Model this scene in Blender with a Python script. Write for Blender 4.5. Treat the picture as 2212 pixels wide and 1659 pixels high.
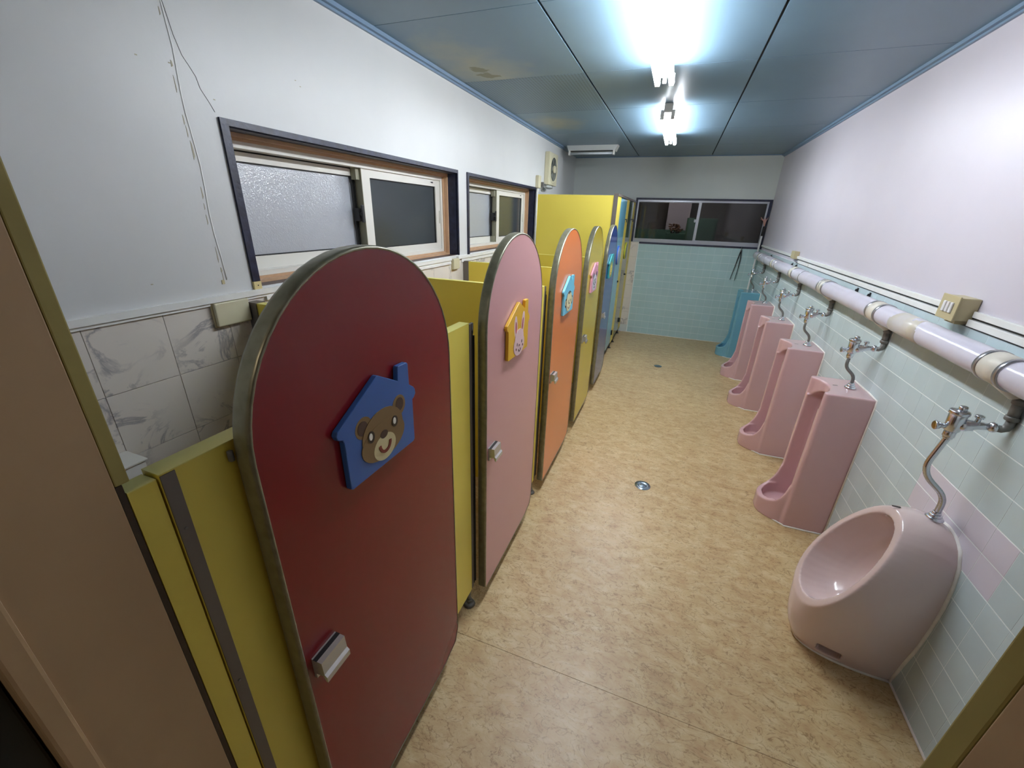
import bpy, bmesh, math, random
from mathutils import Vector, Matrix
random.seed(7)
PI = math.pi
scn = bpy.context.scene
for o in list(bpy.data.objects): bpy.data.objects.remove(o, do_unlink=True)
col = scn.collection

# ------------------------------------------------------------------ camera
# axes: right wall is x=0, left wall x=-2.5, y runs into the room (back wall y=6.385), floor z=0
cam_d = bpy.data.cameras.new('camera'); cam = bpy.data.objects.new('camera', cam_d); col.objects.link(cam)
yaw, pitch, roll = .3531, -.3940, -.0313
Rc = (Matrix.Rotation(yaw, 4, 'Z') @ Matrix.Rotation(pitch, 4, 'X') @ Matrix.Rotation(roll, 4, 'Y')) @ Matrix.Rotation(PI/2, 4, 'X')
cam.matrix_world = Matrix.Translation((-1.0520, 0, 1.6257)) @ Rc
cam_d.sensor_width = 36; cam_d.lens = 881.9*36/2212; cam_d.clip_start = .01
scn.camera = cam

# ------------------------------------------------------------------ world / exposure
w = bpy.data.worlds.new('night'); scn.world = w; w.use_nodes = True
w.node_tree.nodes['Background'].inputs[0].default_value = (.30, .34, .42, 1)
w.node_tree.nodes['Background'].inputs[1].default_value = .02
vs = scn.view_settings
vs.view_transform = 'Standard'; vs.look = 'None'; vs.gamma = 1; vs.use_curve_mapping = False
vs.exposure = 1.35
TUBE = 34.0          # brightness of the fluorescent tubes
HALL_FILL = 5.0           # brightness of the added, unseen light panel behind the camera

# ------------------------------------------------------------------ materials
def lin(c):
    return tuple(((v/255)/12.92 if v/255 <= .04045 else ((v/255+.055)/1.055)**2.4) for v in c) + (1,)
def new_mat(name):
    m = bpy.data.materials.new(name); m.use_nodes = True
    return m, m.node_tree, m.node_tree.nodes['Principled BSDF']
def N(nt, t, **kw):
    n = nt.nodes.new(t)
    for k, v in kw.items(): setattr(n, k, v)
    return n
def mat(name, c, rough=.5, metal=0, var=0, scale=8, bump=0, bscale=120, coat=0, spec=.5, c2=None, objvar=0):
    """paint with optional blotchy variation, fine bump and per-object tone shift"""
    m, nt, b = new_mat(name); L = nt.links
    b.inputs['Base Color'].default_value = lin(c); b.inputs['Roughness'].default_value = rough
    b.inputs['Metallic'].default_value = metal; b.inputs['Coat Weight'].default_value = coat
    b.inputs['Coat Roughness'].default_value = .08; b.inputs['Specular IOR Level'].default_value = spec
    tc = N(nt, 'ShaderNodeNewGeometry')
    src = None
    if var or c2:
        n = N(nt, 'ShaderNodeTexNoise'); n.inputs['Scale'].default_value = scale; n.inputs['Detail'].default_value = 6
        L.new(tc.outputs['Position'], n.inputs['Vector'])
        r = N(nt, 'ShaderNodeValToRGB'); r.color_ramp.elements[0].position = .35; r.color_ramp.elements[1].position = .65
        k = lin(c2) if c2 else tuple(x*(1-var) for x in lin(c)[:3])+(1,)
        r.color_ramp.elements[0].color = k; r.color_ramp.elements[1].color = lin(c)
        L.new(n.outputs['Fac'], r.inputs[0]); src = r.outputs[0]
    if objvar:
        oi = N(nt, 'ShaderNodeObjectInfo'); mr = N(nt, 'ShaderNodeMapRange')
        mr.inputs['To Min'].default_value = 1-objvar; mr.inputs['To Max'].default_value = 1+objvar
        L.new(oi.outputs['Random'], mr.inputs['Value'])
        hs = N(nt, 'ShaderNodeHueSaturation'); hs.inputs['Color'].default_value = lin(c)
        if src: L.new(src, hs.inputs['Color'])
        L.new(mr.outputs[0], hs.inputs['Value']); src = hs.outputs[0]
    if src: L.new(src, b.inputs['Base Color'])
    if bump:
        n2 = N(nt, 'ShaderNodeTexNoise'); n2.inputs['Scale'].default_value = bscale; n2.inputs['Detail'].default_value = 4
        L.new(tc.outputs['Position'], n2.inputs['Vector'])
        bp = N(nt, 'ShaderNodeBump'); bp.inputs['Strength'].default_value = bump; bp.inputs['Distance'].default_value = .002
        L.new(n2.outputs['Fac'], bp.inputs['Height']); L.new(bp.outputs[0], b.inputs['Normal'])
    return m
def emit(name, c, s):
    m, nt, b = new_mat(name)
    b.inputs['Base Color'].default_value = lin(c)
    b.inputs['Emission Color'].default_value = lin(c); b.inputs['Emission Strength'].default_value = s
    return m

def vinyl():
    m, nt, b = new_mat('floor_vinyl'); L = nt.links
    g = N(nt, 'ShaderNodeNewGeometry')
    n1 = N(nt, 'ShaderNodeTexNoise'); n1.inputs['Scale'].default_value = 14; n1.inputs['Detail'].default_value = 8; n1.inputs['Roughness'].default_value = .68
    mp = N(nt, 'ShaderNodeMapping'); mp.inputs['Scale'].default_value = (.8, 1.3, 1)
    L.new(g.outputs['Position'], mp.inputs['Vector']); L.new(mp.outputs[0], n1.inputs['Vector'])
    n1.inputs['Distortion'].default_value = .5
    r1 = N(nt, 'ShaderNodeValToRGB'); e = r1.color_ramp.elements
    e[0].position = .32; e[0].color = lin((185, 152, 108)); e[1].position = .68; e[1].color = lin((213, 192, 150))
    x = e.new(.5); x.color = lin((200, 173, 128))
    L.new(n1.outputs['Fac'], r1.inputs[0])
    # fine dark flecks / wavy veins
    n2 = N(nt, 'ShaderNodeTexNoise'); n2.inputs['Scale'].default_value = 48; n2.inputs['Detail'].default_value = 5; n2.inputs['Distortion'].default_value = 1.4
    L.new(mp.outputs[0], n2.inputs['Vector'])
    r2 = N(nt, 'ShaderNodeValToRGB'); e = r2.color_ramp.elements
    e[0].position = .26; e[0].color = (.60, .52, .44, 1); e[1].position = .44; e[1].color = (1, 1, 1, 1)
    L.new(n2.outputs['Fac'], r2.inputs[0])
    n3 = N(nt, 'ShaderNodeTexNoise'); n3.inputs['Scale'].default_value = 11; n3.inputs['Detail'].default_value = 7; n3.inputs['Distortion'].default_value = 2.2
    L.new(mp.outputs[0], n3.inputs['Vector'])
    s = N(nt, 'ShaderNodeMath', operation='SUBTRACT'); s.inputs[1].default_value = .5; L.new(n3.outputs['Fac'], s.inputs[0])
    ab = N(nt, 'ShaderNodeMath', operation='ABSOLUTE'); L.new(s.outputs[0], ab.inputs[0])
    r3 = N(nt, 'ShaderNodeValToRGB'); e = r3.color_ramp.elements
    e[0].position = 0; e[0].color = (.60, .53, .45, 1); e[1].position = .016; e[1].color = (1, 1, 1, 1); L.new(ab.outputs[0], r3.inputs[0])
    n4 = N(nt, 'ShaderNodeTexNoise'); n4.inputs['Scale'].default_value = 1.3; n4.inputs['Detail'].default_value = 3
    L.new(g.outputs['Position'], n4.inputs['Vector'])
    r4 = N(nt, 'ShaderNodeValToRGB'); r4.color_ramp.elements[0].color = (.88, .86, .84, 1); r4.color_ramp.elements[0].position = .35
    r4.color_ramp.elements[1].position = .65; L.new(n4.outputs['Fac'], r4.inputs[0])
    cur = r1.outputs[0]
    for o in (r2.outputs[0], r3.outputs[0], r4.outputs[0]):
        mx = N(nt, 'ShaderNodeMix', data_type='RGBA', blend_type='MULTIPLY'); mx.inputs[0].default_value = 1
        L.new(cur, mx.inputs[6]); L.new(o, mx.inputs[7]); cur = mx.outputs[2]
    L.new(cur, b.inputs['Base Color']); b.inputs['Roughness'].default_value = .38
    bp = N(nt, 'ShaderNodeBump'); bp.inputs['Strength'].default_value = .15; bp.inputs['Distance'].default_value = .002
    L.new(n2.outputs['Fac'], bp.inputs['Height']); L.new(bp.outputs[0], b.inputs['Normal'])
    return m
def marble():
    m, nt, b = new_mat('marble_tile'); L = nt.links
    g = N(nt, 'ShaderNodeNewGeometry'); oi = N(nt, 'ShaderNodeObjectInfo')
    ad = N(nt, 'ShaderNodeVectorMath', operation='MULTIPLY_ADD'); ad.inputs[1].default_value = (1, 1, 1)
    cb = N(nt, 'ShaderNodeCombineXYZ'); ml = N(nt, 'ShaderNodeMath', operation='MULTIPLY'); ml.inputs[1].default_value = 17
    L.new(oi.outputs['Random'], ml.inputs[0])
    for i in range(3): L.new(ml.outputs[0], cb.inputs[i])
    L.new(g.outputs['Position'], ad.inputs[0]); L.new(cb.outputs[0], ad.inputs[2])
    n = N(nt, 'ShaderNodeTexNoise'); n.inputs['Scale'].default_value = 5; n.inputs['Detail'].default_value = 7; n.inputs['Distortion'].default_value = 1.1
    n.inputs['Roughness'].default_value = .6
    L.new(ad.outputs[0], n.inputs['Vector'])
    s = N(nt, 'ShaderNodeMath', operation='SUBTRACT'); s.inputs[1].default_value = .5; L.new(n.outputs['Fac'], s.inputs[0])
    ab = N(nt, 'ShaderNodeMath', operation='ABSOLUTE'); L.new(s.outputs[0], ab.inputs[0])
    r = N(nt, 'ShaderNodeValToRGB'); e = r.color_ramp.elements
    e[0].position = 0; e[0].color = lin((160, 156, 157)); e[1].position = .04; e[1].color = lin((220, 213, 204))
    L.new(ab.outputs[0], r.inputs[0])
    n2 = N(nt, 'ShaderNodeTexNoise'); n2.inputs['Scale'].default_value = 3.5; L.new(ad.outputs[0], n2.inputs['Vector'])
    r2 = N(nt, 'ShaderNodeValToRGB'); r2.color_ramp.elements[0].position = .44; r2.color_ramp.elements[1].position = .56; L.new(n2.outputs['Fac'], r2.inputs[0])
    mx = N(nt, 'ShaderNodeMix', data_type='RGBA'); L.new(r2.outputs[0], mx.inputs[0]); mx.inputs[6].default_value = lin((220, 213, 204)); L.new(r.outputs[0], mx.inputs[7])
    L.new(mx.outputs[2], b.inputs['Base Color']); b.inputs['Roughness'].default_value = .3
    return m
def glass_pane(name, refl_rough, tint, haze=None, hz=.5, bump=.0, bs=300, ior=1.55):
    """see-through pane: transparent + gloss, optional frosted (hazy) diffuse share"""
    m, nt, b = new_mat(name); L = nt.links
    nt.nodes.remove(b); out = [n for n in nt.nodes if n.type == 'OUTPUT_MATERIAL'][0]
    tr = N(nt, 'ShaderNodeBsdfTransparent'); tr.inputs[0].default_value = lin(tint)
    gl = N(nt, 'ShaderNodeBsdfGlossy'); gl.inputs['Roughness'].default_value = refl_rough
    fr = N(nt, 'ShaderNodeFresnel'); fr.inputs[0].default_value = ior
    base = tr.outputs[0]
    if haze:
        df = N(nt, 'ShaderNodeBsdfDiffuse'); df.inputs[0].default_value = lin(haze)
        mh = N(nt, 'ShaderNodeMixShader'); mh.inputs[0].default_value = hz
        L.new(tr.outputs[0], mh.inputs[1]); L.new(df.outputs[0], mh.inputs[2]); base = mh.outputs[0]
        g = N(nt, 'ShaderNodeNewGeometry'); n = N(nt, 'ShaderNodeTexNoise'); n.inputs['Scale'].default_value = bs; n.inputs['Detail'].default_value = 3
        L.new(g.outputs['Position'], n.inputs['Vector'])
        bp = N(nt, 'ShaderNodeBump'); bp.inputs['Strength'].default_value = bump; bp.inputs['Distance'].default_value = .003
        L.new(n.outputs['Fac'], bp.inputs['Height'])
        for q in (gl, df, fr): L.new(bp.outputs[0], q.inputs['Normal'])
    mx = N(nt, 'ShaderNodeMixShader'); L.new(fr.outputs[0], mx.inputs[0]); L.new(base, mx.inputs[1]); L.new(gl.outputs[0], mx.inputs[2])
    L.new(mx.outputs[0], out.inputs[0])
    return m
def perforated():
    m, nt, b = new_mat('perforated_ceiling'); L = nt.links
    g = N(nt, 'ShaderNodeNewGeometry'); sx = N(nt, 'ShaderNodeSeparateXYZ'); L.new(g.outputs['Position'], sx.inputs[0])
    fs = []
    for i in (0, 1):
        k = N(nt, 'ShaderNodeMath', operation='MULTIPLY'); k.inputs[1].default_value = 50; L.new(sx.outputs[i], k.inputs[0])
        f = N(nt, 'ShaderNodeMath', operation='PINGPONG'); f.inputs[1].default_value = .5; L.new(k.outputs[0], f.inputs[0])
        p = N(nt, 'ShaderNodeMath', operation='POWER'); p.inputs[1].default_value = 2; L.new(f.outputs[0], p.inputs[0]); fs.append(p)
    a = N(nt, 'ShaderNodeMath', operation='ADD'); L.new(fs[0].outputs[0], a.inputs[0]); L.new(fs[1].outputs[0], a.inputs[1])
    r = N(nt, 'ShaderNodeValToRGB'); e = r.color_ramp.elements
    e[0].position = .04; e[0].color = lin((62, 74, 80)); e[1].position = .07; e[1].color = lin(CEIL); L.new(a.outputs[0], r.inputs[0])
    L.new(r.outputs[0], b.inputs['Base Color']); b.inputs['Roughness'].default_value = .45
    return m
def stained(name, cx, cy, sx_, sy_, dark):
    """ceiling paint with an old leak stain of its own shape"""
    m, nt, b = new_mat(name); L = nt.links
    g = N(nt, 'ShaderNodeNewGeometry'); mp = N(nt, 'ShaderNodeMapping', vector_type='TEXTURE')
    mp.inputs['Location'].default_value = (cx, cy, 2.385); mp.inputs['Scale'].default_value = (sx_, sy_, 1)
    n = N(nt, 'ShaderNodeTexNoise'); n.inputs['Scale'].default_value = 6; n.inputs['Detail'].default_value = 5; L.new(g.outputs['Position'], n.inputs['Vector'])
    ad = N(nt, 'ShaderNodeVectorMath', operation='MULTIPLY_ADD'); ad.inputs[1].default_value = (1.2, 1.2, 0); 
    L.new(g.outputs['Position'], mp.inputs['Vector']); L.new(n.outputs['Color'], ad.inputs[0]); L.new(mp.outputs[0], ad.inputs[2])
    sb = N(nt, 'ShaderNodeVectorMath', operation='SUBTRACT'); sb.inputs[1].default_value = (.6, .6, 0); L.new(ad.outputs[0], sb.inputs[0])
    ln = N(nt, 'ShaderNodeVectorMath', operation='LENGTH'); L.new(sb.outputs[0], ln.inputs[0])
    r = N(nt, 'ShaderNodeValToRGB'); e = r.color_ramp.elements
    e[0].position = .12; e[0].color = lin(dark); e[1].position = 1.0; e[1].color = lin(CEIL)
    k = e.new(.16); k.color = lin((150, 152, 132)); L.new(ln.outputs[1], r.inputs[0])
    L.new(r.outputs[0], b.inputs['Base Color']); b.inputs['Roughness'].default_value = .4
    return m

CEIL = (106, 132, 150)
M = dict(
    wall=mat('wall_white', (209, 210, 209), .42, var=.04, scale=3, bump=.12, bscale=60),
    wallr=mat('wall_right_white', (207, 201, 210), .38, var=.03, scale=3, bump=.12, bscale=60),
    ceil=mat('ceiling_paint', CEIL, .34, var=.06, scale=4), moulding=mat('moulding_blue', (118, 142, 166), .4),
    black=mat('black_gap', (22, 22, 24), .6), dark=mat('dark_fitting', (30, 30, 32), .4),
    navy=mat('navy_paint', (34, 39, 66), .42, c2=(19, 22, 44), scale=30, bump=.4, bscale=90),
    brown=mat('brown_frame', (192, 156, 122), .45, var=.1, scale=20), white=mat('white_sash', (216, 214, 206), .35),
    sashside=mat('sash_side', (140, 138, 118), .45), rail=mat('white_rail', (232, 232, 228), .4, var=.05, scale=20),
    vinyl=vinyl(), marble=marble(), grout=mat('grout', (232, 238, 236), .7),
    tile=mat('seafoam_tile', (196, 212, 214), .24, objvar=.025, var=.04, scale=5),
    tileb=mat('seafoam_tile_back', (178, 206, 206), .3, objvar=.02, var=.04, scale=5),
    lilac=mat('lilac_tile', (212, 206, 216), .24, objvar=.02),
    pink=mat('pink_ceramic', (206, 168, 170), .16, coat=.6), palepink=mat('pale_pink_ceramic', (216, 194, 190), .16, coat=.6),
    blueC=mat('blue_ceramic', (110, 166, 186), .18, coat=.6), bead=mat('sealant', (238, 232, 224), .5, var=.1, scale=30),
    chrome=mat('chrome', (222, 226, 234), .22, metal=1), brass=mat('worn_brass', (176, 142, 80), .3, metal=1),
    grime=mat('galvanised', (134, 134, 132), .45, metal=.5, var=.25, scale=40),
    pipe=mat('lagging', (216, 212, 224), .2, var=.05, scale=10, bump=.3, bscale=25), tee=mat('lagging_joint', (216, 210, 196), .4),
    lagstain=mat('lagging_stained', (214, 209, 208), .34, c2=(204, 196, 176), scale=9),
    band=mat('steel_band', (178, 178, 182), .28, metal=.8),
    yellow=mat('yellow_laminate', (230, 210, 88), .38), yellowin=mat('yellow_laminate_inner', (226, 202, 76), .42), yellowtop=mat('yellow_edge', (232, 222, 122), .4),
    channel=mat('grey_channel', (112, 104, 98), .4, metal=.3), bandd=mat('olive_edge', (146, 142, 120), .3, metal=.5, c2=(128, 124, 102), scale=40),
    red=mat('red_laminate', (128, 22, 26), .25), pinkd=mat('pink_laminate', (206, 154, 156), .27), orange=mat('orange_laminate', (222, 126, 68), .22),
    yeld=mat('yellow_door', (206, 184, 58), .22), blue=mat('blue_laminate', (56, 78, 140), .14), sky=mat('sky_blue_laminate', (120, 186, 210), .12),
    green=mat('green_laminate', (92, 122, 104), .08), sill=mat('sill_wood', (80, 62, 58), .5),
    jamb=mat('jamb_paint', (188, 158, 120), .5, var=.06, scale=6), olive=mat('jamb_edge', (164, 150, 84), .5, var=.1, scale=8), woodd=mat('dark_wood', (58, 40, 22), .5, var=.3, scale=30),
    cream=mat('cream_plastic', (206, 200, 170), .45, var=.05), creamd=mat('yellowed_plastic', (188, 176, 138), .45), button=mat('switch_rocker', (222, 222, 224), .3),
    lampw=mat('lamp_housing', (222, 222, 216), .4), tubeoff=mat('tube_unlit', (196, 202, 208), .2),
    tube=emit('tube_lit', (244, 249, 255), TUBE), handle=mat('pull_metal', (196, 194, 190), .32, metal=.6),
    alu=mat('aluminium', (176, 178, 186), .3, metal=.6), steel=mat('drain_steel', (150, 162, 172), .25, metal=.9),
    frost=glass_pane('frosted_pane', .12, (90, 96, 104), (200, 206, 214), .72, .6, 170, 2.3),
    smoke=glass_pane('dark_pane', .05, (70, 76, 80), (84, 90, 93), .6, .08, 300, 1.9),
    clear=glass_pane('back_pane', .04, (176, 178, 178)),
    outwall=mat('outside_wall', (190, 180, 186), .8), outgreen=mat('outside_green', (70, 110, 92), .6), outdark=mat('outside_dark', (120, 114, 112), .9),
    shrub=mat('dry_shrub', (120, 84, 60), .8), bristle=mat('pink_bristle', (196, 150, 138), .7), crack=mat('crack_dirt', (176, 170, 148), .8),
    pale=mat('bare_wood', (214, 196, 140), .6), hall=mat('hall_wall', (150, 146, 140), .6), darkdoor=mat('dark_door', (34, 42, 46), .3),
    spot=mat('scuff', (120, 92, 70), .7),
)
M['perf'] = perforated()
M['stain1'] = stained('stained_ceiling', -2.27, 2.62, .30, .62, (112, 112, 70))
M['stain2'] = stained('stained_ceiling_small', -2.2, 4.1, .26, .40, (140, 146, 132))

# ------------------------------------------------------------------ mesh builder
class MB:
    def __init__(s): s.v = []; s.f = []; s.mi = []; s.sm = []
    def add(s, vs_, fs, mi=0, smooth=False):
        n = len(s.v); s.v += [tuple(p) for p in vs_]
        for f in fs: s.f.append([i+n for i in f]); s.mi.append(mi); s.sm.append(smooth)
        return s
    def box(s, x0, x1, y0, y1, z0, z1, mi=0, bev=0):
        if bev:   # chamfer all edges
            bm = bmesh.new(); bmesh.ops.create_cube(bm, size=1)
            for v in bm.verts: v.co = Vector(((x0+x1)/2+v.co.x*(x1-x0), (y0+y1)/2+v.co.y*(y1-y0), (z0+z1)/2+v.co.z*(z1-z0)))
            bmesh.ops.bevel(bm, geom=bm.edges[:], offset=bev, segments=2, affect='EDGES', profile=.6)
            bm.verts.ensure_lookup_table()
            s.add([v.co for v in bm.verts], [[v.index for v in f.verts] for f in bm.faces], mi); bm.free(); return s
        v = [(x, y, z) for x in (x0, x1) for y in (y0, y1) for z in (z0, z1)]
        return s.add(v, [(0,1,3,2),(4,6,7,5),(0,4,5,1),(2,3,7,6),(0,2,6,4),(1,5,7,3)], mi)
    def prism(s, pts, a0, a1, axis='x', mi=0, smooth=False):
        """pts 2-D polygon in the two other axes, extruded along axis from a0 to a1"""
        def P(a, p): return {'x': (a, p[0], p[1]), 'y': (p[0], a, p[1]), 'z': (p[0], p[1], a)}[axis]
        n = len(pts); v = [P(a0, p) for p in pts]+[P(a1, p) for p in pts]
        s.add(v, [list(range(n))[::-1], [i+n for i in range(n)]], mi)
        s.add(v, [(i, (i+1) % n, (i+1) % n+n, i+n) for i in range(n)], mi, smooth); return s
    def tube(s, path, r, seg=10, mi=0, cap=True):
        """r: number or list of radii"""
        path = [Vector(p) for p in path]; n = len(path); R = r if isinstance(r, (list, tuple)) else [r]*n
        up = None; vv = []
        for i, p in enumerate(path):
            d = (path[min(i+1, n-1)]-path[max(i-1, 0)]).normalized()
            if up is None:
                up = Vector((0,0,1)) if abs(d.z) < .9 else Vector((0,1,0))
            a = d.cross(up).normalized(); b_ = a.cross(d).normalized(); up = b_
            vv += [p+(a*math.cos(2*PI*k/seg)+b_*math.sin(2*PI*k/seg))*R[i] for k in range(seg)]
        fs = [(i*seg+k, i*seg+(k+1) % seg, (i+1)*seg+(k+1) % seg, (i+1)*seg+k) for i in range(n-1) for k in range(seg)]
        s.add(vv, fs, mi, True)
        if cap: s.add(vv[:seg]+vv[-seg:], [list(range(seg)), list(range(2*seg-1, seg-1, -1))], mi)
        return s
    def cyl(s, a, b, r, seg=16, mi=0, r2=None):
        a = Vector(a); b = Vector(b); e = min(.12*(b-a).length, .2*r); d = (b-a).normalized(); r2 = r if r2 is None else r2
        return s.tube([a, a+d*.00001, a+d*e, b-d*e, b-d*.00001, b], [r*.001, r-e, r, r2, r2-e, r2*.001], seg, mi, False)
    def ball(s, c, r, seg=12, mi=0, sc=(1,1,1)):
        c = Vector(c); vv = []; fs = []
        for i in range(seg//2+1):
            t = PI*i/(seg//2)
            for k in range(seg):
                vv.append(c+Vector((math.sin(t)*math.cos(2*PI*k/seg)*sc[0], math.sin(t)*math.sin(2*PI*k/seg)*sc[1], math.cos(t)*sc[2]))*r)
        for i in range(seg//2):
            for k in range(seg): fs.append((i*seg+k, (i+1)*seg+k, (i+1)*seg+(k+1) % seg, i*seg+(k+1) % seg))
        return s.add(vv, fs, mi, True)
ORG = {}
def tag(o, label=None, cat=None, group=None, kind=None):
    if label: o['label'] = label
    if cat: o['category'] = cat
    if group: o['group'] = group
    if kind: o['kind'] = kind
    return o
def thing(name, loc, label, cat, group=None):
    o = bpy.data.objects.new(name, None); o.empty_display_size = .05; col.objects.link(o)
    o.location = loc; ORG[o.name] = Vector(loc); return tag(o, label, cat, group)
def obj(name, mb, m, parent=None, label=None, loc=None, recalc=True):
    """mb in world coordinates; the object's origin goes to loc (or the parent's origin)"""
    po = ORG.get(parent.name, Vector((0,0,0))) if parent else Vector((0,0,0))
    org = Vector(loc) if loc is not None else po.copy()
    me = bpy.data.meshes.new(name); me.from_pydata([tuple(Vector(v)-org) for v in mb.v], [], mb.f)
    for p, mi, sm in zip(me.polygons, mb.mi, mb.sm): p.material_index = mi; p.use_smooth = sm
    if recalc:
        bm = bmesh.new(); bm.from_mesh(me); bmesh.ops.remove_doubles(bm, verts=bm.verts, dist=1e-6)
        bmesh.ops.recalc_face_normals(bm, faces=bm.faces); bm.to_mesh(me); bm.free()
    for q in (m if isinstance(m, (list, tuple)) else [m]): me.materials.append(q)
    o = bpy.data.objects.new(name, me); col.objects.link(o); ORG[o.name] = org
    if parent: o.parent = parent; o.location = org-po
    else: o.location = org
    if label: o['label'] = label
    return o
def struct(name, mb, m, parent=None, loc=None):
    o = obj(name, mb, m, parent, loc=loc)
    if not parent: o['kind'] = 'structure'
    return o
def link_copy(src, parent, loc, mesh=None):
    o = src.copy(); col.objects.link(o)
    if mesh: o.data = mesh
    o.parent = parent; o.location = loc; return o
def ring(cy, cz, ry, rz, n=28, a0=0, a1=2*PI, rot=0):
    c, s_ = math.cos(rot), math.sin(rot); out = []
    full = abs(a1-a0-2*PI) < 1e-6
    for k in range(n if full else n+1):
        a = a0+(a1-a0)*k/n; y, z = ry*math.cos(a), rz*math.sin(a)
        out.append((cy+y*c-z*s_, cz+y*s_+z*c))
    return out

# ================================================================== SETTING
BY = 6.385; H = 2.385
fl = struct('floor', MB().box(-2.6, .1, -1.6, BY+.1, -.08, -.003), M['black'])
seams = [-1.6, -.78, 1.04, 2.80, 4.58, BY]
for a, b in zip(seams, seams[1:]):
    obj('vinyl_sheet', MB().box(-2.56, 0, a+.0008, b-.0008, -.003, 0), M['vinyl'], fl)
ce = struct('ceiling', MB().box(-2.6, .1, .1, BY+.1, H+.012, H+.08), M['black'])
xs = [-2.5, -1.697, -.809, 0]; ys = [.23, 1.04, 1.92, 2.80, 3.685, 4.59, 5.50, BY]
for i in range(3):
    for j in range(7):
        m = M['ceil']
        if i == 0 and j == 3: m = M['perf']
        if i == 0 and j == 2: m = M['stain1']
        if i == 0 and j == 4: m = M['stain2']
        g = .0055; gy = .0018
        x0 = -2.56 if (i == 0 and j == 6) else xs[i]
        obj('ceiling_panel', MB().box(x0+(g if i else 0), xs[i+1]-(g if i < 2 else 0), ys[j]+gy, ys[j+1]-gy, H, H+.012), m, ce)

# --- left wall with two window openings
W1 = (1.115, 2.725, 1.345, 1.868); W2 = (2.885, 4.44, 1.345, 1.868)
mb = MB(); X0, X1 = -2.75, -2.5
mb.box(X0, X1, .1, 5.47, 0, W1[2]); mb.box(X0, X1, .1, 5.47, W1[3], H+.02)
mb.box(X0, X1, .1, W1[0], W1[2], W1[3]); mb.box(X0, X1, W1[1], W2[0], W1[2], W1[3]); mb.box(X0, X1, W2[1], 5.47, W1[2], W1[3])
mb.box(X0, -2.555, 5.47, BY+.1, 0, H+.02)
wl = struct('wall_left', mb, M['wall'])
# marble tiles 20 cm
g = .0012
tile_src = {}
def tiles(parent, name, m, plane, at, us, zs, thick, cache, gap=g, sgn=1, ch=.0015, gu=None):
    """plane 'x': wall facing +x*sgn, tiles run along y. plane 'y': wall facing -y, run along x. Meshes shared between alike tiles"""
    for (u0, u1) in us:
        for (z0, z1) in zs:
            w_, h_ = round(u1-u0-2*(gap if gu is None else gu), 5), round(z1-z0-2*gap, 5); key = (name, plane, w_, h_, m.name)
            if key not in cache:
                a, b2 = w_/2, h_/2; c = ch
                v = [(-a,0,-b2),(a,0,-b2),(a,0,b2),(-a,0,b2),(-a,-thick+c,-b2),(a,-thick+c,-b2),(a,-thick+c,b2),(-a,-thick+c,b2),
                     (-a+c,-thick,-b2+c),(a-c,-thick,-b2+c),(a-c,-thick,b2-c),(-a+c,-thick,b2-c)]
                f = [(8,9,10,11),(0,1,5,4),(1,2,6,5),(2,3,7,6),(3,0,4,7),(4,5,9,8),(5,6,10,9),(6,7,11,10),(7,4,8,11)]
                if plane == 'x':
                    v = [(-q[1]*sgn, q[0]*sgn, q[2]) for q in v]
                me = bpy.data.meshes.new(name); me.from_pydata(v, [], f); me.materials.append(m); cache[key] = me
            o = bpy.data.objects.new(name, cache[key]); col.objects.link(o); o.parent = parent
            jit = random.uniform(0, .0004)
            if plane == 'x': o.location = (at-jit*sgn, (u0+u1)/2, (z0+z1)/2)
            else: o.location = ((u0+u1)/2, at+jit, (z0+z1)/2)
ycols = [(.19+.2*k-.01, .19+.2*(k+1)-.01) for k in range(22)]
ycols[0] = (.23, ycols[0][1]); ycols = [c for c in ycols if c[1] > .24]
tiles(wl, 'marble_tile', M['marble'], 'x', -2.5, ycols, [(max(0, 1.11-.2*k), 1.31-.2*k) for k in range(6)], .005, tile_src, gap=.0008, ch=.0005)
# crack and dirty sealant strips on the wall face
obj('crack', MB().tube([(-2.4995, 1.01, 2.15), (-2.4995, 1.02, 2.075), (-2.4995, 1.032, 2.03), (-2.4995, 1.045, 2.01), (-2.4995, 1.060, 1.985), (-2.4995, 1.066, 1.955), (-2.4995, 1.082, 1.93), (-2.4998, 1.098, 1.90)], .0008, 5), M['grime'], wl)
seamz = [2.385, 2.27, 2.15, 2.04, 1.94, 1.88, 1.81, 1.74, 1.68, 1.60, 1.54, 1.46, 1.385]
obj('sealant_seam', MB().tube([(-2.5005, 1.006+.004*math.sin(z*19), z) for z in seamz], .0026, 6), M['rail'], wl)
mb = MB()
for z in (2.12, 2.0, 1.95, 1.86, 1.83, 1.78, 1.66, 1.62, 1.58, 1.47, 1.42, 1.395):
    y = .995+.004*math.sin(z*19); h_ = random.uniform(.008, .03); w_ = random.uniform(.001, .003)
    mb.prism([(y-w_, z-h_), (y+w_, z-h_*.6), (y+w_*.6, z+h_*.7), (y-w_*.5, z+h_)], -2.5002, -2.4992)
obj('dirty_strip', mb, M['crack'], wl)
obj('screw_tab', MB().box(-2.5, -2.4985, .990, 1.0, 1.372, 1.386), M['creamd'], wl)
mb = MB()
for y, z in ((.905, 1.995), (.99, 2.0), (1.105, 1.935), (1.45, 2.07), (1.47, 2.055), (.78, 1.40)):
    mb.box(-2.5002, -2.4994, y-.003, y+.003, z-.0015, z+.0015)
obj('scuff', mb, M['crack'], wl)
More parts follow.
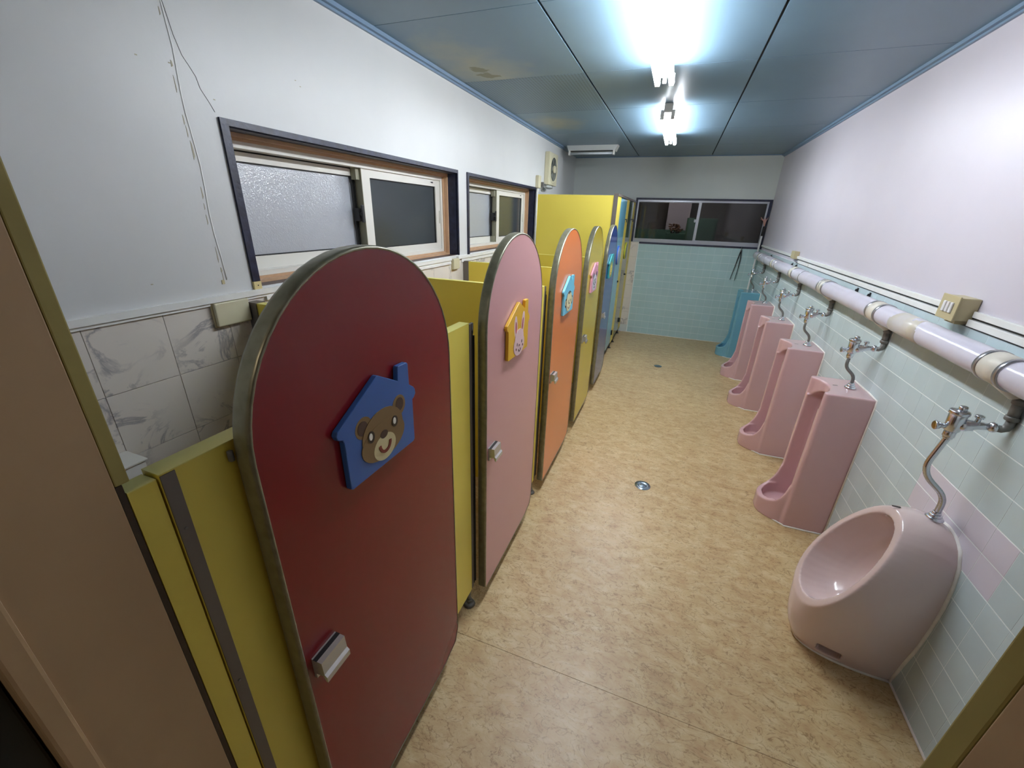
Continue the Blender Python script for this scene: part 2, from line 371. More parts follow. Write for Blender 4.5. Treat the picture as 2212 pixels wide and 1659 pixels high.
# mouldings and rails
def trim(n, mb, m): return struct('trim_%d' % n, mb, m)
trim(1, MB().box(-2.5, -2.472, .23, 5.47, H-.016, H+.001).box(-2.5, -2.488, .23, 5.47, H-.026, H-.016), M['moulding'])
trim(2, MB().box(-.028, 0, .23, BY, H-.016, H+.001).box(-.012, 0, .23, BY, H-.026, H-.016), M['moulding'])
trim(3, MB().box(-2.555, 0, BY-.012, BY, H-.01, H+.001), M['moulding'])
trim(4, MB().box(-2.5, -2.482, .23, 2.60, 1.318, 1.338).box(-2.5, -2.488, .23, 2.60, 1.308, 1.318).box(-2.5, -2.486, 1.14, 2.60, 1.293, 1.308), M['rail'])
trim(5, MB().box(-2.5, -2.482, 2.70, 4.48, 1.318, 1.338).box(-2.5, -2.488, 2.76, 4.48, 1.293, 1.318), M['rail'])
trim(6, MB().box(-.014, 0, .23, 1.95, 1.330, 1.352, bev=.002).box(-.014, 0, 2.06, BY, 1.330, 1.352, bev=.002), M['rail'])

# --- right wall
mb = MB().box(0, .12, .1, BY+.1, 0, H+.02); wr = struct('wall_right', mb, [M['wallr'], M['grout']])
wr2 = MB().box(-.0073, 0, .231, BY, 0, 1.2935)
obj('tile_grout', wr2, M['grout'], wr)
zr = [(0, .0935)]+[(.0935+.1*k, .1935+.1*k) for k in range(12)]
ycol = [(.239+.1*k, .339+.1*k) for k in range(61)]
near = [c for c in ycol if 1.23 < c[0] < 3.47]
lil_z = zr[6:8]
def is_lil(c, z): return z in lil_z and 1.335 < c[0] < 1.83
for c in near:
    for z in zr:
        tiles(wr, 'wall_tile', M['lilac'] if is_lil(c, z) else M['tile'], 'x', -.004, [c], [z], .004, tile_src, gap=.0014, sgn=-1, gu=.0006, ch=.0005)
mb = MB()
for c in [c for c in ycol if c not in near]+[(6.339, BY)]:
    for z in zr: mb.box(-.0078, -.004, c[0]+.0006, c[1]-.0006, z[0]+.0013, z[1]-.0013)
obj('far_tiles', mb, M['tile'], wr)['kind'] = 'stuff'
obj('floor_bead', MB().tube([(-.008, .24, .003), (-.008, BY, .003)], .006, 6), M['bead'], wr)
obj('corner_bead', MB().box(-.009, -.003, BY-.008, BY-.002, 0, 1.29), M['grout'], wr)

# --- back wall with its window opening
W3 = (-1.655, -.018, 1.318, 1.872)
mb = MB(); Y0, Y1 = BY, BY+.15
mb.box(-2.7, .12, Y0, Y1, 0, W3[2]); mb.box(-2.7, .12, Y0, Y1, W3[3], H+.02); mb.box(-2.7, W3[0], Y0, Y1, W3[2], W3[3]); mb.box(W3[1], .12, Y0, Y1, W3[2], W3[3])
wb = struct('wall_back', mb, mat('wall_back_grey', (202, 208, 204), .45, var=.03, scale=3))
obj('tile_grout', MB().box(-1.545, -.004, BY-.0073, BY, 0, 1.2935), M['grout'], wb)
xc = [(-1.5435+.1*k, -1.4435+.1*k) for k in range(15)]+[(-.0435, -.008)]
tiles(wb, 'wall_tile', M['tileb'], 'y', BY-.004, xc, zr, .004, tile_src, gap=.0016, gu=.0006, ch=.0005)
tiles(wb, 'marble_tile', M['marble'], 'y', BY, [(-1.66, -1.5545)], [(max(0, 1.112-.2*k), 1.312-.2*k) for k in range(6)], .005, tile_src, gap=.0008)
tiles(wb, 'marble_tile', M['marble'], 'y', BY, [(-1.86-.2*k, -1.66-.2*k) for k in range(4)], [(1.112, 1.312)], .005, tile_src, gap=.0008)
obj('edge_strip', MB().box(-1.554, -1.545, BY-.010, BY, 0, 1.31), M['grout'], wb)
obj('floor_bead', MB().tube([(-1.7, BY-.006, .003), (-.008, BY-.006, .003)], .006, 6), M['bead'], wb)

# --- front wall (doorway the camera looks through) and hallway behind
JX0, JX1 = -1.645, -.855
mb = MB().box(-2.75, JX0-.02, .10, .215, 0, H+.02).box(JX1+.02, .12, .10, .215, 0, H+.02).box(JX0-.02, JX1+.02, .10, .215, 2.02, H+.02)
struct('wall_front', mb, M['wall'])
def frame_profile(s):   # s=+1 left jamb, -1 right jamb
    x = JX0 if s > 0 else JX1
    e = lambda d: x-s*d
    return x, e
x, e = frame_profile(1)
d1 = struct('door_1', MB().box(JX0-.02, JX0, .098, .215, 0, 2.0, bev=.001).box(JX1, JX1+.02, .098, .215, 0, 2.0, bev=.001).box(JX0, JX1, .098, .215, 2.0, 2.02), M['jamb'])
obj('casing', MB().box(JX0-.07, JX0+.006, .074, .0985, 0, 2.06, bev=.004).box(JX1-.006, JX1+.07, .074, .0985, 0, 2.06, bev=.004), M['jamb'], d1)
obj('edge_strip', MB().box(JX0-.02, JX0, .2155, .231, 1.302, 2.0, bev=.0015).box(JX1, JX1+.03, .2155, .231, 0, 2.0, bev=.0015), M['olive'], d1)
obj('filler_batten', MB().box(JX0-.02, JX0-.001, .2155, .2225, 0, 1.301), M['woodd'], d1)
# open dark door leaf seen edge-on beside the camera
leaf = struct('door_2', MB().box(-1.70, -1.664, -.72, .072, .01, 1.98, bev=.003), M['darkdoor'])
struct('wall_hall', MB().box(-2.7, .2, -1.7, -1.6, 0, 2.5).box(-2.7, -2.6, -1.6, .1, 0, 2.5).box(.1, .2, -1.6, .1, 0, 2.5).box(-2.7, .2, -1.7, .1, 2.42, 2.5), M['hall'])

# ================================================================== WINDOWS
def left_window(n, W, ymeet, rend):
    y0, y1, z0, z1 = W
    # navy casing with its reveals
    mb = MB()
    cf = .022
    mb.box(-2.505, -2.492, y0-.012, y0+.016, z0-.008, z1+.02)                       # left face
    mb.box(-2.505, -2.492, y1, y1+.012, z0, z1+.02)                                   # right face
    mb.box(-2.505, -2.492, y0+.016, y1, z1, z1+.02)                                   # top face
    mb.box(-2.566, -2.505, y0, y0+.016, z0, z1); mb.box(-2.566, -2.505, y1-.001, y1+.008, z0, z1)
    mb.box(-2.566, -2.505, y0+.016, y1, z1-.004, z1+.004)
    w_ = obj('window_%d' % n, mb, M['navy'], loc=(-2.5, (y0+y1)/2, z0)); w_['kind'] = 'structure'
    a, b_ = y0+.016, y1-.001; t, s_ = z1-.004, z0
    mb = MB()
    for d, q in ((0, 0), (.026, .010)):
        x1 = -2.566-d; x0 = x1-.026
        mb.box(x0, x1, a, a+.012+q, s_, t); mb.box(x0, x1, b_-.012-q, b_, s_, t)
        mb.box(x0, x1, a+.012+q, b_-.012-q, t-.012-q, t); mb.box(x0, x1, a+.012+q, b_-.012-q, s_, s_+.012+q)
    obj('inner_frame', mb, M['brown'], w_)
    a += .022; b_ -= .022; t -= .022; s_ += .022
    mb = MB()                                                                          # white fixed frame with track
    X1, X0 = -2.600, -2.69
    mb.box(X0, X1, a, a+.018, s_, t); mb.box(X0, X1, b_-.022, b_, s_, t); mb.box(X0, X1, a+.018, b_-.022, t-.022, t); mb.box(X0, X1, a+.018, b_-.022, s_, s_+.018)
    obj('fixed_frame', mb, M['white'], w_)
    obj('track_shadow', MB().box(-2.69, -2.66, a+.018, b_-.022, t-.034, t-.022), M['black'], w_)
    def sash(x0, x1, ya, yb, za, zb, lw, rw, tw, bw, pane, lab):
        mb = MB().box(x0, x1, ya, ya+lw, za, zb).box(x0, x1, yb-rw, yb, za, zb).box(x0, x1, ya+lw, yb-rw, zb-tw, zb).box(x0, x1, ya+lw, yb-rw, za, za+bw)
        # glazing bead step
        s2 = obj('sash', mb, M['white'], w_, lab)
        xm = (x0+x1)/2
        obj('glazing_bead', MB().box(xm, xm+.007, ya+lw, ya+lw+.004, za+bw, zb-tw).box(xm, xm+.007, yb-rw-.006, yb-rw, za+bw, zb-tw)
            .box(xm, xm+.007, ya+lw, yb-rw, zb-tw-.004, zb-tw).box(xm, xm+.007, ya+lw, yb-rw, za+bw, za+bw+.005), M['black'], s2)
        obj('pane', MB().box(xm-.002, xm+.001, ya+lw, yb-rw, za+bw, zb-tw), pane, s2)
        return s2
    zs0, zs1 = s_+.018, t-.022
    yL = ymeet
    sash(-2.682, -2.655, a+.018, yL+.035, zs0, zs1-.006, .03, .035, .032, .05, M['frost'], 'rear sash with pale frosted glass')
    rs = sash(-2.636, -2.609, yL, b_-.022, zs0, zs1, .062, .052, .040, .042, M['smoke'], 'front sash with dark glass')
    obj('sash_edge', MB().box(-2.650, -2.609, yL-.004, yL, zs0, zs1), M['sashside'], rs)
    obj('maker_plate', MB().box(-2.609, -2.6082, b_-.125, b_-.100, zs1-.022, zs1-.014).box(-2.609, -2.6082, b_-.132, b_-.128, zs1-.020, zs1-.015), [M['dark']], rs)
    obj('finger_pull', MB().box(-2.609, -2.608, b_-.036, b_-.030, (zs0+zs1)/2-.05, (zs0+zs1)/2+.03), M['sashside'], rs)
    mb = MB()
    for k in range(3): mb.box(-2.66, -2.650, yL-.03+.009*k, yL-.026+.009*k, zs0+.04, zs1-.04)
    obj('weather_strip', mb, M['dark'], w_)
    zc = (zs0+zs1)/2+.0
    mb = MB().box(-2.655, -2.622, yL-.030, yL-.004, zc-.035, zc+.03, bev=.003).cyl((-2.622, yL-.017, zc), (-2.606, yL-.017, zc), .012).box(-2.612, -2.602, yL-.028, yL-.010, zc-.04, zc+.045, bev=.003)
    obj('window_latch', mb, M['dark'], w_)
    mb = MB().box(-2.652, -2.620, yL-.03, yL-.004, zs1-.055, zs1+.01, bev=.002).box(-2.652, -2.620, yL-.03, yL-.004, zs0-.004, zs0+.05, bev=.002)
    obj('sash_stop', mb, M['sashside'], w_)
    obj('lower_ledge', MB().box(-2.6, -2.505, y0, y1, z0-.004, z0+.001), M['sill'], w_)
    return w_
w1 = left_window(1, W1, 1.905, 2.675)
obj('bare_end', MB().box(-2.506, -2.4905, W1[0]-.013, W1[0]+.017, 1.337, 1.366), M['pale'], w1)
obj('end_screw', MB().cyl((-2.49, W1[0]+.002, 1.352), (-2.4893, W1[0]+.002, 1.352), .0025, 8), M['dark'], w1)
left_window(2, W2, 3.68, 4.4)

# back window
x0, x1, z0, z1 = W3
mb = MB().box(x0-.006, x1+.012, BY-.014, BY+.01, z1-.010, z1+.014).box(x0-.006, x0+.02, BY-.014, BY+.01, z0-.0, z1-.010).box(x1-.02, x1+.012, BY-.014, BY+.01, z0-.02, z1-.010)
mb.box(-1.545, x1-.02, BY-.014, BY+.01, z0-.024, z0)
w3 = obj('window_3', mb, M['navy'], loc=((x0+x1)/2, BY, z0)); w3['kind'] = 'structure'
mb = MB().box(x0+.02, x1-.02, BY-.006, BY+.06, z0, z0+.045).box(x0+.02, x1-.02, BY+.0, BY+.06, z1-.034, z1-.010)
mb.box(x0+.02, x0+.036, BY, BY+.06, z0+.045, z1-.034).box(x1-.038, x1-.02, BY, BY+.06, z0+.045, z1-.034)
obj('fixed_frame', mb, M['alu'], w3)
xm = -.834
sL = obj('sash', MB().box(x0+.036, xm+.014, BY+.032, BY+.045, z1-.040, z1-.034).box(xm-.008, xm+.014, BY+.032, BY+.045, z0+.045, z1-.040), M['alu'], w3)
obj('pane', MB().box(x0+.036, xm-.008, BY+.037, BY+.040, z0+.045, z1-.040), M['clear'], sL)
sR = obj('sash', MB().box(xm-.017, xm+.017, BY+.006, BY+.024, z0+.042, z1-.034).box(xm+.017, x1-.038, BY+.006, BY+.024, z0+.045, z0+.05), M['alu'], w3)
obj('pane', MB().box(xm+.017, x1-.038, BY+.014, BY+.017, z0+.05, z1-.034), M['clear'], sR)
obj('window_latch', MB().box(xm-.042, xm-.017, BY+.008, BY+.02, 1.60, 1.63, bev=.003).cyl((xm-.03, BY-.004, 1.60), (xm-.03, BY+.01, 1.60), .008), M['alu'], w3)
# what shows faintly through the back window
outw = struct('wall_outside', MB().box(-1.25, -.92, 7.42, 7.46, 1.2, 2.6), M['outwall'])
struct('wall_parapet', MB().box(-2.6, -.6, 7.32, 7.38, 1.0, 1.47), M['outgreen'])
struct('wall_outside', MB().box(-3, .6, 7.9, 8.0, .5, 3.0), M['outdark'])
t = thing('added_outdoor_light', (-1.1, 6.9, 2.4), 'added light above and outside the back window, out of view, brightening what shows through it', 'lamp')  # added light panel, out of view, to brighten what shows through the glass
obj('housing', MB().box(-1.25, -.95, 6.55, 6.70, 2.36, 2.42, bev=.004), M['lampw'], t)
obj('panel', MB().box(-1.24, -.96, 6.56, 6.69, 2.354, 2.36), emit('added_outdoor_panel', (255, 244, 246), 45), t)
t = thing('steel_cabinet', (-.75, 7.1, 1.0), 'dark green steel cabinet seen dimly through the back window', 'cabinet')
obj('body', MB().box(-.95, -.54, 6.95, 7.28, 1.0, 1.65, bev=.006), M['outgreen'], t)
obj('door', MB().box(-.93, -.56, 6.943, 6.95, 1.04, 1.63, bev=.003), M['outgreen'], t)
t = thing('dry_plant', (-1.09, 6.95, 1.43), 'brown dried plant standing outside behind the left pane of the back window', 'plant')
mb = MB()
for k in range(70):
    a = random.uniform(0, 2*PI); q = random.uniform(.01, .10); zz = random.uniform(.03, .13)
    mb.ball((-1.09+q*math.cos(a), 6.95+.4*q*math.sin(a), 1.43+zz), random.uniform(.010, .02), 6, 0, (1, 1, .7))
obj('foliage', mb, M['shrub'], t)
obj('pot', MB().tube([(-1.13, 6.95, 1.40), (-1.13, 6.95, 1.455)], [.02, .028], 12).tube([(-1.06, 6.95, 1.40), (-1.06, 6.95, 1.455)], [.02, .028], 12), M['dark'], t)
obj('bench', MB().box(-1.22, -.95, 6.88, 7.04, 1.0, 1.432, bev=.004), M['outgreen'], t)

# ================================================================== STALLS
FX0, FX1 = -1.678, -1.643      # front plane of the low panels
ZP0, ZP1 = .10, 1.293
DOORS = [(.355, .97), (1.225, 1.862), (2.09, 2.75), (2.965, 3.555), (3.84, 4.41)]
def panel(name, x0, x1, y0, y1, z0, z1, label, m=None, parts=None, group=None):
    t = thing(name, ((x0+x1)/2, (y0+y1)/2, 0), label, 'panel', group)
    obj('board', MB().box(x0, x1, y0, y1, z0, z1-.0015), m or M['yellow'], t)
    obj('edge_cap', MB().box(x0-.0003, x1+.0003, y0, y1, z1-.0015, z1), M['yellowtop'], t)
    return t
def foot(t, x, y, z):
    mb = MB().cyl((x, y, 0), (x, y, .012), .028, 20, r2=.022).cyl((x, y, .01), (x, y, z), .009, 12).cyl((x, y, .018), (x, y, .03), .014, 6)
    obj('foot', mb, M['grime'], t)
# near end: infill + first front panel
t = panel('infill_panel', -1.674, -1.645, .2235, .256, .0, 1.288, 'narrow yellow filler panel between door jamb and first stall front')
obj('shadow_gap', MB().box(-1.676, -1.652, .2565, .2588, .05, 1.285), M['black'], t)
t = panel('front_panel', FX0, FX1, .259, .40, ZP0-.03, ZP1, 'yellow front panel with grey strip beside the red door, nearest the camera')
st = obj('metal_strip', MB().box(FX1, FX1+.0016, .2595, .278, ZP0-.03, ZP1-.003), M['channel'], t)
for z in (1.197, .86, .5): obj('screw', MB().cyl((FX1+.0016, .268, z), (FX1+.003, .268, z), .0022, 8), M['grime'], st)
obj('hinge_pin', MB().cyl((-1.637, .350, 1.262), (-1.637, .350, 1.280), .0045, 10), M['grime'], t)
foot(t, -1.66, .30, ZP0-.03)
names = ['red', 'pink', 'orange', 'yellow', 'dark blue']
for k in range(4):
    a = DOORS[k][1]-.05; b = DOORS[k+1][0]
    t = panel('front_panel', FX0, FX1, a, b-.048, ZP0, ZP1, 'yellow front panel between the %s door and the %s door' % (names[k], names[k+1]))
    ch = obj('jamb_channel', MB().box(FX0+.002, FX1+.001, b-.048, b-.030, ZP0+.004, ZP1-.006).box(FX0+.006, FX1-.006, b-.030, b-.016, ZP0+.03, ZP1-.02), M['channel'], t)
    obj('gasket', MB().box(FX0+.01, FX1+.003, b-.030, b-.025, ZP0+.02, ZP1-.03).box(FX0+.01, FX1+.003, b-.018, b-.012, ZP0+.02, ZP1-.05), M['dark'], t)
    obj('hinge_pin', MB().cyl((FX1-.008, b-.012, ZP1-.045), (FX1-.008, b-.012, ZP1-.008), .006, 10), M['grime'], t)
    foot(t, -1.66, b-.045, ZP0)
t = panel('front_panel', FX0, FX1, DOORS[4][1]+.012, 4.49, ZP0, ZP1, 'yellow front panel between the dark blue door and the tall cubicle')
for k, y in enumerate((1.08, 1.95, 2.81, 3.74)):
    t = panel('side_partition', -2.452, -1.679, y-.015, y+.015, ZP0, ZP1+.003, 'low yellow partition %s' % ['behind the red door, nearest', 'between the pink and orange door stalls', 'between the orange and yellow door stalls', 'between the yellow and dark blue door stalls'][k], M['yellowin'])
    obj('wall_channel', MB().box(-2.495, -2.452, y-.02, y+.02, ZP0, ZP1+.006), M['channel'], t)
    obj('foot', MB().cyl((-2.2, y, 0), (-2.2, y, ZP0), .012, 10), M['grime'], t)

def door_outline(y0, y1, zb=.068, top=1.562, n=28, inset=0):
    r = (y1-y0)/2-inset; c = (y0+y1)/2; zs = top-(y1-y0)/2; ch = .05
    p = [(y0+inset, zb+inset+.008), (y0+inset+.008, zb+inset), (y1-inset-.10, zb+inset), (y1-inset-.02, zb+inset+.022), (y1-inset, zb+inset+.075)]
    p += [(c+r*math.cos(PI*k/n), zs+r*math.sin(PI*k/n)) for k in range(n+1)]
    return p
def sweep_band(mb, pts, prof, mi=0):
    """pts closed 2-D outline (y,z) CCW; prof list of (offset outward, x)"""
    n = len(pts); nm = []
    for i in range(n):
        a, b = pts[i-1], pts[(i+1) % n]; d = Vector((b[0]-a[0], b[1]-a[1])).normalized(); nm.append((d.y, -d.x))
    vv = [(x, pts[i][0]+nm[i][0]*o, pts[i][1]+nm[i][1]*o) for i in range(n) for o, x in prof]; m_ = len(prof)
    fs = [(i*m_+j, ((i+1) % n)*m_+j, ((i+1) % n)*m_+(j+1) % m_, i*m_+(j+1) % m_) for i in range(n) for j in range(m_)]
    mb.add(vv, fs, mi, True)
DX0, DX1 = -1.634, -1.600
HOUSE = [(-.113, 1.100), (-.108, 1.096), (.110, 1.094), (.115, 1.099), (.117, 1.206), (.123, 1.208), (.131, 1.216), (.130, 1.228), (.124, 1.236), (.108, 1.248), (.108, 1.300), (.104, 1.304),
         (.072, 1.305), (.069, 1.302), (.066, 1.272), (.002, 1.308), (-.003, 1.308), (-.127, 1.238), (-.131, 1.230), (-.127, 1.220), (-.117, 1.216), (-.114, 1.208)]
def plaque(cy, k, m, label):
    t = thing('house_plaque', (DX1+.002, cy, 1.2), label, 'sign', 'house shaped animal plaques on the toilet doors')
    x0 = DX1+.001; x1 = DX1+.014; c = .0015
    pts = [(cy+a, b) for a, b in HOUSE]
    mb = MB(); n = len(pts); cx = sum(p[0] for p in pts)/n; cz = sum(p[1] for p in pts)/n
    mb.prism(pts, x0, x1, 'x')
    o = obj('board', mb, m, t)
    bv = o.modifiers.new('bevel', 'BEVEL'); bv.width = .0016; bv.segments = 2; bv.limit_method = 'ANGLE'
    return t, x1
PM = {n: mat('paint_'+n, c, .4) for n, c in dict(bear=(124, 98, 60), dk=(66, 44, 34), eye=(36, 26, 22), wht=(232, 228, 218), cream=(208, 196, 150), rd=(120, 42, 32), rabbit=(222, 190, 192), inner=(176, 56, 66), monkey=(76, 58, 52), mface=(226, 216, 170), panda=(216, 214, 222), pk=(52, 48, 60), lion=(222, 206, 92), lionb=(170, 150, 60), nose=(120, 70, 80)).items()}
def face(parent, name, x, shapes):
    ms = []; mb = MB()
    for i, (mn, pts) in enumerate(shapes):
        if PM[mn] not in ms: ms.append(PM[mn])
        xx = x+.0003*(i+1)
        mb.prism(pts, x-.001, xx, 'x', ms.index(PM[mn]))
    return obj(name, mb, ms, parent, recalc=False)
def stroke(pts, w_):
    L_, R_ = [], []
    for i, p in enumerate(pts):
        a, b = pts[max(i-1, 0)], pts[min(i+1, len(pts)-1)]; d = Vector((b[0]-a[0], b[1]-a[1])).normalized()
        L_.append((p[0]-d.y*w_, p[1]+d.x*w_)); R_.append((p[0]+d.y*w_, p[1]-d.x*w_))
    return R_+L_[::-1]
def make_door(k, y0, y1, m, label):
    t = thing('stall_door', (DX0, (y0+y1)/2, 0), label, 'door', 'rounded toilet stall doors')
    pts = door_outline(y0, y1, inset=.004)
    obj('door_panel', MB().prism(pts, DX0+.002, DX1-.0005, 'x'), m, t)
    mb = MB(); out = door_outline(y0, y1, inset=.004)
    sweep_band(mb, out, [(-.0015, DX1+.0005), (.001, DX1+.0012), (.004, DX1-.001), (.0052, DX1-.007), (.0052, DX0+.006), (.004, DX0), (.0005, DX0-.0015), (-.0015, DX0)])
    obj('edge_band', mb, M['bandd'], t)
    hy = y0+.018; prof = [(DX1-.001, .735), (DX1+.006, .735), (DX1+.006, .749), (DX1+.024, .752), (DX1+.030, .738), (DX1+.034, .738), (DX1+.034, .752), (DX1+.028, .758), (DX1+.026, .790), (DX1+.0, .790)]
    obj('handle', MB().prism(prof, hy, hy+.064, 'y'), M['handle'], t)
    obj('groove_shade', MB().box(DX1+.004, DX1+.014, hy-.0004, hy+.0644, .7895, .7906), M['dark'], t)  # dark strip on the grip top paints in the shade of a groove
    return t
labels = ['dark red arched stall door with the blue bear plaque, nearest', 'pink arched stall door with the yellow rabbit plaque', 'orange arched stall door with the light blue monkey plaque', 'yellow arched stall door with the pink panda plaque', 'dark blue arched stall door with the teal plaque']
mats = [M['red'], M['pinkd'], M['orange'], M['yeld'], M['blue']]
for k, (y0, y1) in enumerate(DOORS): make_door(k, y0, y1, mats[k], labels[k])
PC = [.64, 1.51, 2.37, 3.20, 4.06]
pc = [mat('plaque_blue', (52, 98, 168), .4), mat('plaque_yellow', (226, 176, 38), .35), mat('plaque_sky', (112, 194, 222), .3), mat('plaque_pink', (224, 156, 176), .35), mat('plaque_teal', (44, 152, 150), .35)]
pl = ['blue house plaque with a brown bear face on the red door', 'yellow house plaque with a white rabbit face on the pink door', 'light blue house plaque with a monkey face on the orange door', 'pink house plaque with a panda face on the yellow door', 'teal house plaque with a yellow lion face on the dark blue door']
P = [plaque(PC[k], k, pc[k], pl[k]) for k in range(5)]
# bear
c = PC[0]; t, x = P[0]
face(t, 'bear_face', x, [('bear', ring(c-.058, 1.214, .025, .024)), ('bear', ring(c+.062, 1.214, .024, .025)), ('dk', ring(c-.061, 1.214, .015, .016)), ('dk', ring(c+.064, 1.216, .014, .016)),
    ('bear', ring(c+.001, 1.178, .069, .053)), ('bear', ring(c+.001, 1.158, .074, .045)), ('cream', ring(c, 1.140, .038, .031)), ('dk', ring(c, 1.171, .0125, .0095)),
    ('eye', ring(c-.041, 1.184, .0105, .0135)), ('eye', ring(c+.040, 1.184, .0105, .0135)), ('wht', ring(c-.043, 1.186, .0052, .0082)), ('wht', ring(c+.038, 1.186, .0052, .0082)),
    ('rd', stroke([(c+.018*math.cos(a), 1.149+.020*math.sin(a)) for a in [PI+PI*i/12 for i in range(13)]], .0035))])
# rabbit
c = PC[1]; t, x = P[1]
face(t, 'rabbit_face', x, [('rabbit', ring(c-.036, 1.215, .018, .046, rot=.08)), ('rabbit', ring(c+.046, 1.218, .018, .046, rot=-.14)), ('inner', ring(c-.034, 1.212, .006, .025, rot=.1)), ('inner', ring(c+.042, 1.214, .006, .025, rot=-.2)),
    ('rabbit', ring(c+.005, 1.135, .062, .045)), ('rabbit', ring(c+.005, 1.165, .05, .035)), ('eye', ring(c-.018, 1.140, .0035, .007)), ('eye', ring(c+.034, 1.142, .0035, .007)), ('nose', ring(c+.006, 1.132, .006, .004)),
    ('eye', stroke([(c+.008+.012*math.cos(a), 1.117+.012*math.sin(a)) for a in [PI+PI*i/8 for i in range(9)]], .0015)), ('nose', ring(c-.030, 1.122, .003, .005)), ('nose', ring(c+.046, 1.124, .003, .005))])
# monkey
c = PC[2]; t, x = P[2]
face(t, 'monkey_face', x, [('monkey', ring(c-.068, 1.162, .026, .026)), ('monkey', ring(c+.072, 1.162, .026, .026)), ('mface', ring(c-.07, 1.162, .015, .015)), ('mface', ring(c+.074, 1.162, .015, .015)),
    ('monkey', ring(c, 1.166, .066, .058)), ('mface', ring(c-.024, 1.18, .031, .031)), ('mface', ring(c+.026, 1.18, .031, .031)), ('mface', ring(c, 1.145, .054, .040)),
    ('eye', ring(c-.022, 1.166, .005, .009)), ('eye', ring(c+.024, 1.166, .005, .009)), ('eye', ring(c+.001, 1.152, .010, .006)), ('rd', stroke([(c+.024*math.cos(a), 1.136+.014*math.sin(a)) for a in [PI+PI*i/10 for i in range(11)]], .002))])
# panda
c = PC[3]; t, x = P[3]
face(t, 'panda_face', x, [('pk', ring(c-.056, 1.216, .024, .024)), ('pk', ring(c+.056, 1.216, .024, .024)), ('panda', ring(c, 1.162, .075, .060)), ('pk', ring(c-.032, 1.170, .018, .022, rot=-.5)), ('pk', ring(c+.032, 1.170, .018, .022, rot=.5)),
    ('wht', ring(c-.030, 1.172, .006, .008)), ('wht', ring(c+.030, 1.172, .006, .008)), ('pk', ring(c, 1.146, .010, .007)), ('pk', stroke([(c+.014*math.cos(a), 1.132+.010*math.sin(a)) for a in [PI+PI*i/8 for i in range(9)]], .002))])
# lion
c = PC[4]; t, x = P[4]
face(t, 'lion_face', x, [('lionb', [(c+(.078+.008*(i % 2))*math.cos(PI*i/14), 1.17+(.066+.008*(i % 2))*math.sin(PI*i/14)) for i in range(28)]), ('lion', ring(c, 1.168, .056, .048)), ('eye', ring(c-.022, 1.178, .005, .009)), ('eye', ring(c+.022, 1.178, .005, .009)),
    ('dk', ring(c, 1.162, .009, .006)), ('dk', stroke([(c+.014*math.cos(a), 1.148+.010*math.sin(a)) for a in [PI+PI*i/8 for i in range(9)]], .002))])

# --- tall cubicles at the back
TX0, TX1 = -1.695, -1.66; TT = 1.822
t = thing('tall_partition', (-2.1, 4.52, 0), 'tall yellow partition wall standing across the room in front of the corner cubicles', 'panel')
obj('board', MB().box(-2.49, -1.697, 4.50, 4.535, .05, TT+.003), M['yellow'], t)
obj('edge_cap', MB().box(-2.49, -1.697, 4.4995, 4.5355, TT+.003, TT+.005), M['yellowtop'], t)
obj('corner_strip', MB().box(-1.700, -1.661, 4.496, 4.4995, .05, TT+.008).box(-1.6615, -1.659, 4.496, 4.515, .05, TT+.008), M['channel'], t)
t = thing('tall_front', (TX1, 5.45, 0), 'tall yellow cubicle front frame holding the sky blue and green doors', 'panel')
for a, b in ((4.50, 4.785), (5.365, 5.595), (6.145, BY-.002)):
    obj('pilaster', MB().box(TX0, TX1, a, b, .075, TT), M['yellow'], t)
obj('head_rail', MB().box(TX0-.004, TX1+.006, 4.495, BY-.003, TT, TT+.022), M['channel'], t)
obj('bottom_seal', MB().box(TX0, TX1-.002, 4.50, BY-.002, .062, .075), M['dark'], t)
for y in (4.56, 4.75, 5.41, 5.72, 6.24): obj('foot', MB().cyl((-1.672, y, 0), (-1.672, y, .062), .008, 10).cyl((-1.672, y, 0), (-1.672, y, .01), .026, 16, r2=.018), M['dark'], t)
for nm, a, b, m, lab in (('tall_door', 4.79, 5.36, M['sky'], 'tall sky blue cubicle door with glossy face'), ('tall_door', 5.60, 6.14, M['green'], 'tall dark green cubicle door, farthest from the camera')):
    t = thing(nm, (TX1, (a+b)/2, 0), lab, 'door', 'tall cubicle doors')
    obj('door_panel', MB().box(TX0+.004, TX1-.001, a, b, .09, TT-.008), m, t)
    obj('latch', MB().box(TX1-.001, TX1+.022, b-.035, b-.015, 1.60, 1.612).box(TX1+.012, TX1+.022, b-.035, b-.015, 1.575, 1.60), M['dark'], t)
    obj('hinge', MB().box(TX1-.001, TX1+.016, b-.03, b-.001, .20, .26, bev=.002), M['dark'], t)
    obj('lock_plate', MB().box(TX1-.001, TX1+.012, b-.05, b-.02, .88, .90), M['dark'], t)
for nm, y, m, m2, lab in (('door_sign', 5.03, mat('sign_blue', (54, 92, 176), .3), mat('sign_grey', (170, 184, 206), .35), 'round blue edged sign on the sky blue tall door'), ('door_sign', 5.80, mat('sign_yellow', (214, 208, 60), .3), mat('sign_olive', (132, 142, 104), .35), 'round yellow edged sign on the green tall door')):
    t = thing(nm, (TX1, y, 1.22), lab, 'sign')
    obj('disc', MB().cyl((TX1, y, 1.225), (TX1+.012, y, 1.225), .105, 32), m, t)
    obj('face', MB().cyl((TX1+.012, y, 1.225), (TX1+.0128, y, 1.225), .092, 32), m2, t)
# white cable conduit at the wall edge of the tall partition
t = thing('conduit', (-2.49, 4.49, 1.2), 'thin white cable conduit running down the left wall beside the tall partition', 'conduit')
obj('tube', MB().tube([(-2.49, 4.487, 1.30), (-2.49, 4.487, 1.6), (-2.49, 4.487, 1.885)], .008, 8), M['rail'], t)

